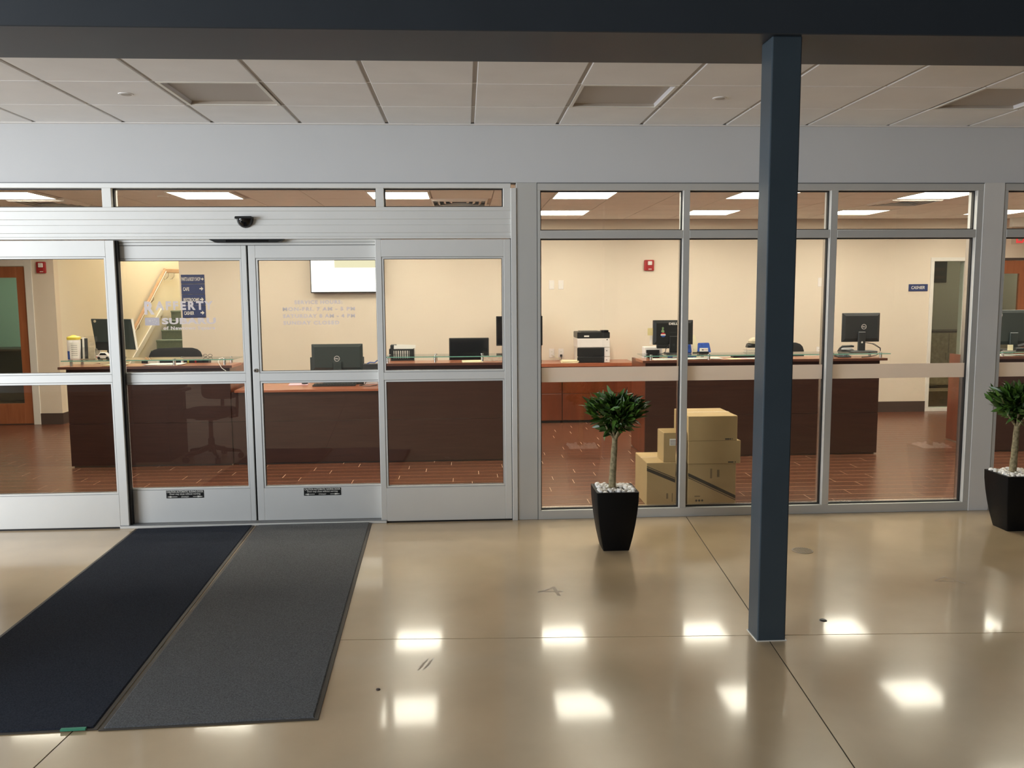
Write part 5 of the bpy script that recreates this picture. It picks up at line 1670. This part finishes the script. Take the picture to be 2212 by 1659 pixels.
# ================================================================== OFFICE CHAIRS
def office_chair(label, x, y, rot, m_='black_soft', back_top=1.05, back_w=0.46, arm=True, group='swivel chairs'):
    t = thing('office_chair', label, 'chair', (0, 0, 0), group)
    MB().tube([(0, 0, 0.08), (0, 0, 0.22), (0, 0, 0.225), (0, 0, 0.43)], [0.036, 0.032, 0.022, 0.022], 12).build('gas_column', 'black', t, smooth=True)
    for k in range(5):
        a = 2 * PI * k / 5 + 0.35
        e = Vector((0.29 * math.cos(a), 0.29 * math.sin(a), 0.075))
        arm_ = MB().tube([(0, 0, 0.135), tuple(e * 0.5 + Vector((0, 0, 0.055))), tuple(e)], [0.030, 0.022, 0.014], 8).build('base_arm', 'black', t, smooth=True)
        d = Vector((-math.sin(a), math.cos(a), 0))
        c = MB()
        for s in (-1, 1):
            p = e + d * 0.014 * s
            c.tube([tuple(p + Vector((0, 0, -0.045)) - d * 0.009), tuple(p + Vector((0, 0, -0.045)) + d * 0.009)], 0.030, 12)
        c.tube([tuple(e), tuple(e + Vector((0, 0, -0.03)))], 0.009, 6)
        c.build('caster', 'black', t, smooth=True)
    MB().box(-0.12, 0.12, -0.11, 0.11, 0.425, 0.455).build('tilt_plate', 'black', t, bevel=0.01)
    s = MB()
    n = 20
    vs, fs = [], []
    for zi, (sc_, z) in enumerate(((0.90, 0.455), (1.0, 0.475), (1.0, 0.510), (0.92, 0.532), (0.5, 0.538))):
        for k in range(n):
            a = 2 * PI * k / n
            ca, sa = math.cos(a), math.sin(a)
            p = 0.5
            vs.append((0.255 * sc_ * math.copysign(abs(ca) ** p, ca), 0.245 * sc_ * math.copysign(abs(sa) ** p, sa), z))
    for i in range(4):
        for k in range(n):
            k2 = (k + 1) % n
            fs.append((i * n + k, i * n + k2, (i + 1) * n + k2, (i + 1) * n + k))
    fs.append(tuple(range(n - 1, -1, -1)))
    fs.append(tuple(4 * n + k for k in range(n)))
    s.add(vs, fs)
    s.build('seat', m_, t, smooth=True)
    b = MB()
    vs, fs = [], []
    zc, hz = (0.60 + back_top) / 2, (back_top - 0.60) / 2
    for yi, (sc_, yy) in enumerate(((0.90, 0.0), (1.0, 0.018), (1.0, 0.040), (0.88, 0.058))):
        for k in range(n):
            a = 2 * PI * k / n
            ca, sa = math.cos(a), math.sin(a)
            p = 0.42
            xx = back_w / 2 * sc_ * math.copysign(abs(ca) ** p, ca)
            zz = zc + hz * sc_ * math.copysign(abs(sa) ** p, sa)
            vs.append((xx, 0.235 + yy + 0.06 * (zz - 0.6) - 0.25 * xx * xx, zz))
    for i in range(3):
        for k in range(n):
            k2 = (k + 1) % n
            fs.append((i * n + k, i * n + k2, (i + 1) * n + k2, (i + 1) * n + k))
    fs.append(tuple(range(n)))
    fs.append(tuple(3 * n + k for k in range(n - 1, -1, -1)))
    b.add(vs, fs)
    b.build('backrest', m_, t, smooth=True)
    MB().tube([(0, 0.10, 0.44), (0, 0.30, 0.45), (0, 0.325, 0.55), (0, 0.31, 0.75)], [0.022, 0.022, 0.02, 0.018], 8).build('back_bracket', 'black', t, smooth=True)
    if arm:
        for sx in (-1, 1):
            MB().tube([(sx * 0.20, 0.02, 0.445), (sx * 0.275, 0.02, 0.45), (sx * 0.285, 0.02, 0.60), (sx * 0.285, 0.02, 0.715)], 0.016, 8).build('arm_post', 'black', t, smooth=True)
            MB().box(sx * 0.285 - 0.035, sx * 0.285 + 0.035, -0.10, 0.14, 0.712, 0.742).build('armrest', 'black', t, bevel=0.010, seg=2)
    t.location = (x, y, 0)
    t.rotation_euler = (0, 0, rot)
    return t


office_chair('black swivel chair behind the left counter below the stairs', -3.32, 3.50, 0.12, back_top=1.105, back_w=0.60)
office_chair('black swivel chair behind the counter right of the column', 3.80, 3.45, -0.1, back_top=1.10, back_w=0.48)
office_chair('dark brown swivel chair in the lobby left of the mats, mirrored in the door glass', -2.66, -2.50, PI + 0.12, 'rust_chair', back_top=0.90, back_w=0.40)
# lobby desk to the left of the view (mirrored in the glass)
t = thing('lobby_desk', 'dark brown desk in the lobby left of the swivel chair', 'desk', (-4.0, -2.7, 0))
MB().box(-5.2, -3.04, -3.0, -2.30, 0.72, 0.76).build('desk_top', 'base_dark', t, bevel=0.003)
MB().box(-5.15, -3.05, -2.40, -2.37, 0.0, 0.72).build('front_panel', 'rust_chair', t)
MB().box(-3.08, -3.05, -2.95, -2.40, 0.0, 0.72).build('side_panel', 'rust_chair', t)
MB().box(-5.15, -5.12, -2.95, -2.40, 0.0, 0.72).build('side_panel', 'rust_chair', t)

# ================================================================== CARDBOARD BOXES
def carton(label, x0, x1, y0, y1, z0, z1, rot=0.0, tape=True, open_=False):
    t = thing('cardboard_box', label, 'box', ((x0 + x1) / 2, (y0 + y1) / 2, z0), 'cardboard boxes stacked behind the glass')
    if not open_:
        MB().box(x0, x1, y0, y1, z0, z1).build('carton', 'card', t, bevel=0.003)
        if tape:
            MB().box(x0 + 0.0, x1, (y0 + y1) / 2 - 0.025, (y0 + y1) / 2 + 0.025, z1, z1 + 0.0008).build('tape', 'card_tape', t)
        MB().box(x0 + 0.004, x1 - 0.004, (y0 + y1) / 2 - 0.0015, (y0 + y1) / 2 + 0.0015, z1 - 0.0002, z1 + 0.0011).build('flap_seam', 'print_pale', t)
    else:
        m_ = MB()
        th = 0.005
        m_.box(x0, x1, y0, y0 + th, z0, z1).box(x0, x1, y1 - th, y1, z0, z1).box(x0, x0 + th, y0 + th, y1 - th, z0, z1).box(x1 - th, x1, y0 + th, y1 - th, z0, z1)
        m_.box(x0 + th, x1 - th, y0 + th, y1 - th, z0, z0 + th)
        m_.build('carton', 'card', t)
        MB().obox(((x0 + x1) / 2, y1 - 0.045, z1 - 0.03), (x1 - x0 - 0.012, 0.10, 0.004), (0.7, 0, 0)).build('flap', 'card', t)
    return t


def stripe(t, pts, y, th=0.0008):
    MB().poly_xz(pts, y - th, y).build('printed_stripe', 'print', t)


fy = 0.345
b1 = carton('tall cardboard box with a dark diagonal stripe, lower left of the pile', 1.440, 1.752, fy, 0.80, 0.0, 0.350)
stripe(b1, [(1.440, 0.285), (1.752, 0.150), (1.752, 0.178), (1.440, 0.313)], fy)
stripe(b1, [(1.440, 0.318), (1.752, 0.183), (1.752, 0.190), (1.440, 0.325)], fy)
lt = MB()
lt.poly_xz([(1.60, 0.055), (1.615, 0.055), (1.615, 0.10), (1.60, 0.10)], fy - 0.0008, fy)
lt.poly_xz([(1.645, 0.03), (1.652, 0.03), (1.652, 0.10), (1.645, 0.10)], fy - 0.0008, fy)
lt.build('print_marks', 'print_pale', b1)
b2 = carton('tall cardboard box with a dark diagonal stripe, lower right of the pile', 1.775, 2.165, fy, 0.80, 0.0, 0.334)
stripe(b2, [(1.775, 0.235), (2.165, 0.045), (2.165, 0.073), (1.775, 0.263)], fy)
stripe(b2, [(1.775, 0.222), (2.165, 0.032), (2.165, 0.038), (1.775, 0.228)], fy)
lt = MB()
for i in range(3):
    cx = 1.845 + 0.024 * i
    lt.poly_xz([(cx + 0.009 * math.cos(2 * PI * k / 10), 0.035 + 0.009 * math.sin(2 * PI * k / 10)) for k in range(10)], fy - 0.0008, fy)
lt.build('print_marks', 'print', b2)
lt = MB()
lt.poly_xz([(1.955, 0.215), (1.97, 0.215), (1.97, 0.295), (1.955, 0.295)], fy - 0.0008, fy)
lt.poly_xz([(2.01, 0.225), (2.03, 0.225), (2.03, 0.285), (2.01, 0.285)], fy - 0.0008, fy)
lt.poly_xz([(1.83, 0.065), (1.875, 0.065), (1.875, 0.075), (1.83, 0.075)], fy - 0.0008, fy)
lt.build('print_marks', 'print_pale', b2)
b3 = carton('small open cardboard box on the lower left box of the pile', 1.578, 1.765, 0.36, 0.58, 0.352, 0.588, open_=True)
MB().box(1.625, 1.680, 0.3592, 0.360, 0.485, 0.540).build('shipping_label', 'paper', b3)
lt = MB()
for i in range(4):
    lt.box(1.63, 1.675, 0.3586, 0.3592, 0.491 + 0.011 * i, 0.4945 + 0.011 * i)
lt.build('barcode', 'charcoal', b3)
b4 = carton('wide cardboard box in the middle of the right stack', 1.772, 2.196, 0.335, 0.78, 0.336, 0.522)
lt = MB()
put_text(lt, '▪▪', 2.10, 2.105, 0.35, 0.352, 0.335, 0) if False else None
lt.box(2.095, 2.14, 0.3342, 0.335, 0.343, 0.353).box(2.15, 2.157, 0.3342, 0.335, 0.343, 0.353)
lt.build('print_marks', 'print', b4)
b5 = carton('cardboard box lying on top of the right stack', 1.769, 2.166, 0.335, 0.80, 0.523, 0.722)
lt = MB()
lt.box(2.068, 2.105, 0.3342, 0.335, 0.530, 0.541).box(2.108, 2.118, 0.3342, 0.335, 0.530, 0.541).box(2.125, 2.130, 0.3342, 0.335, 0.530, 0.541)
lt.build('print_marks', 'print', b5)
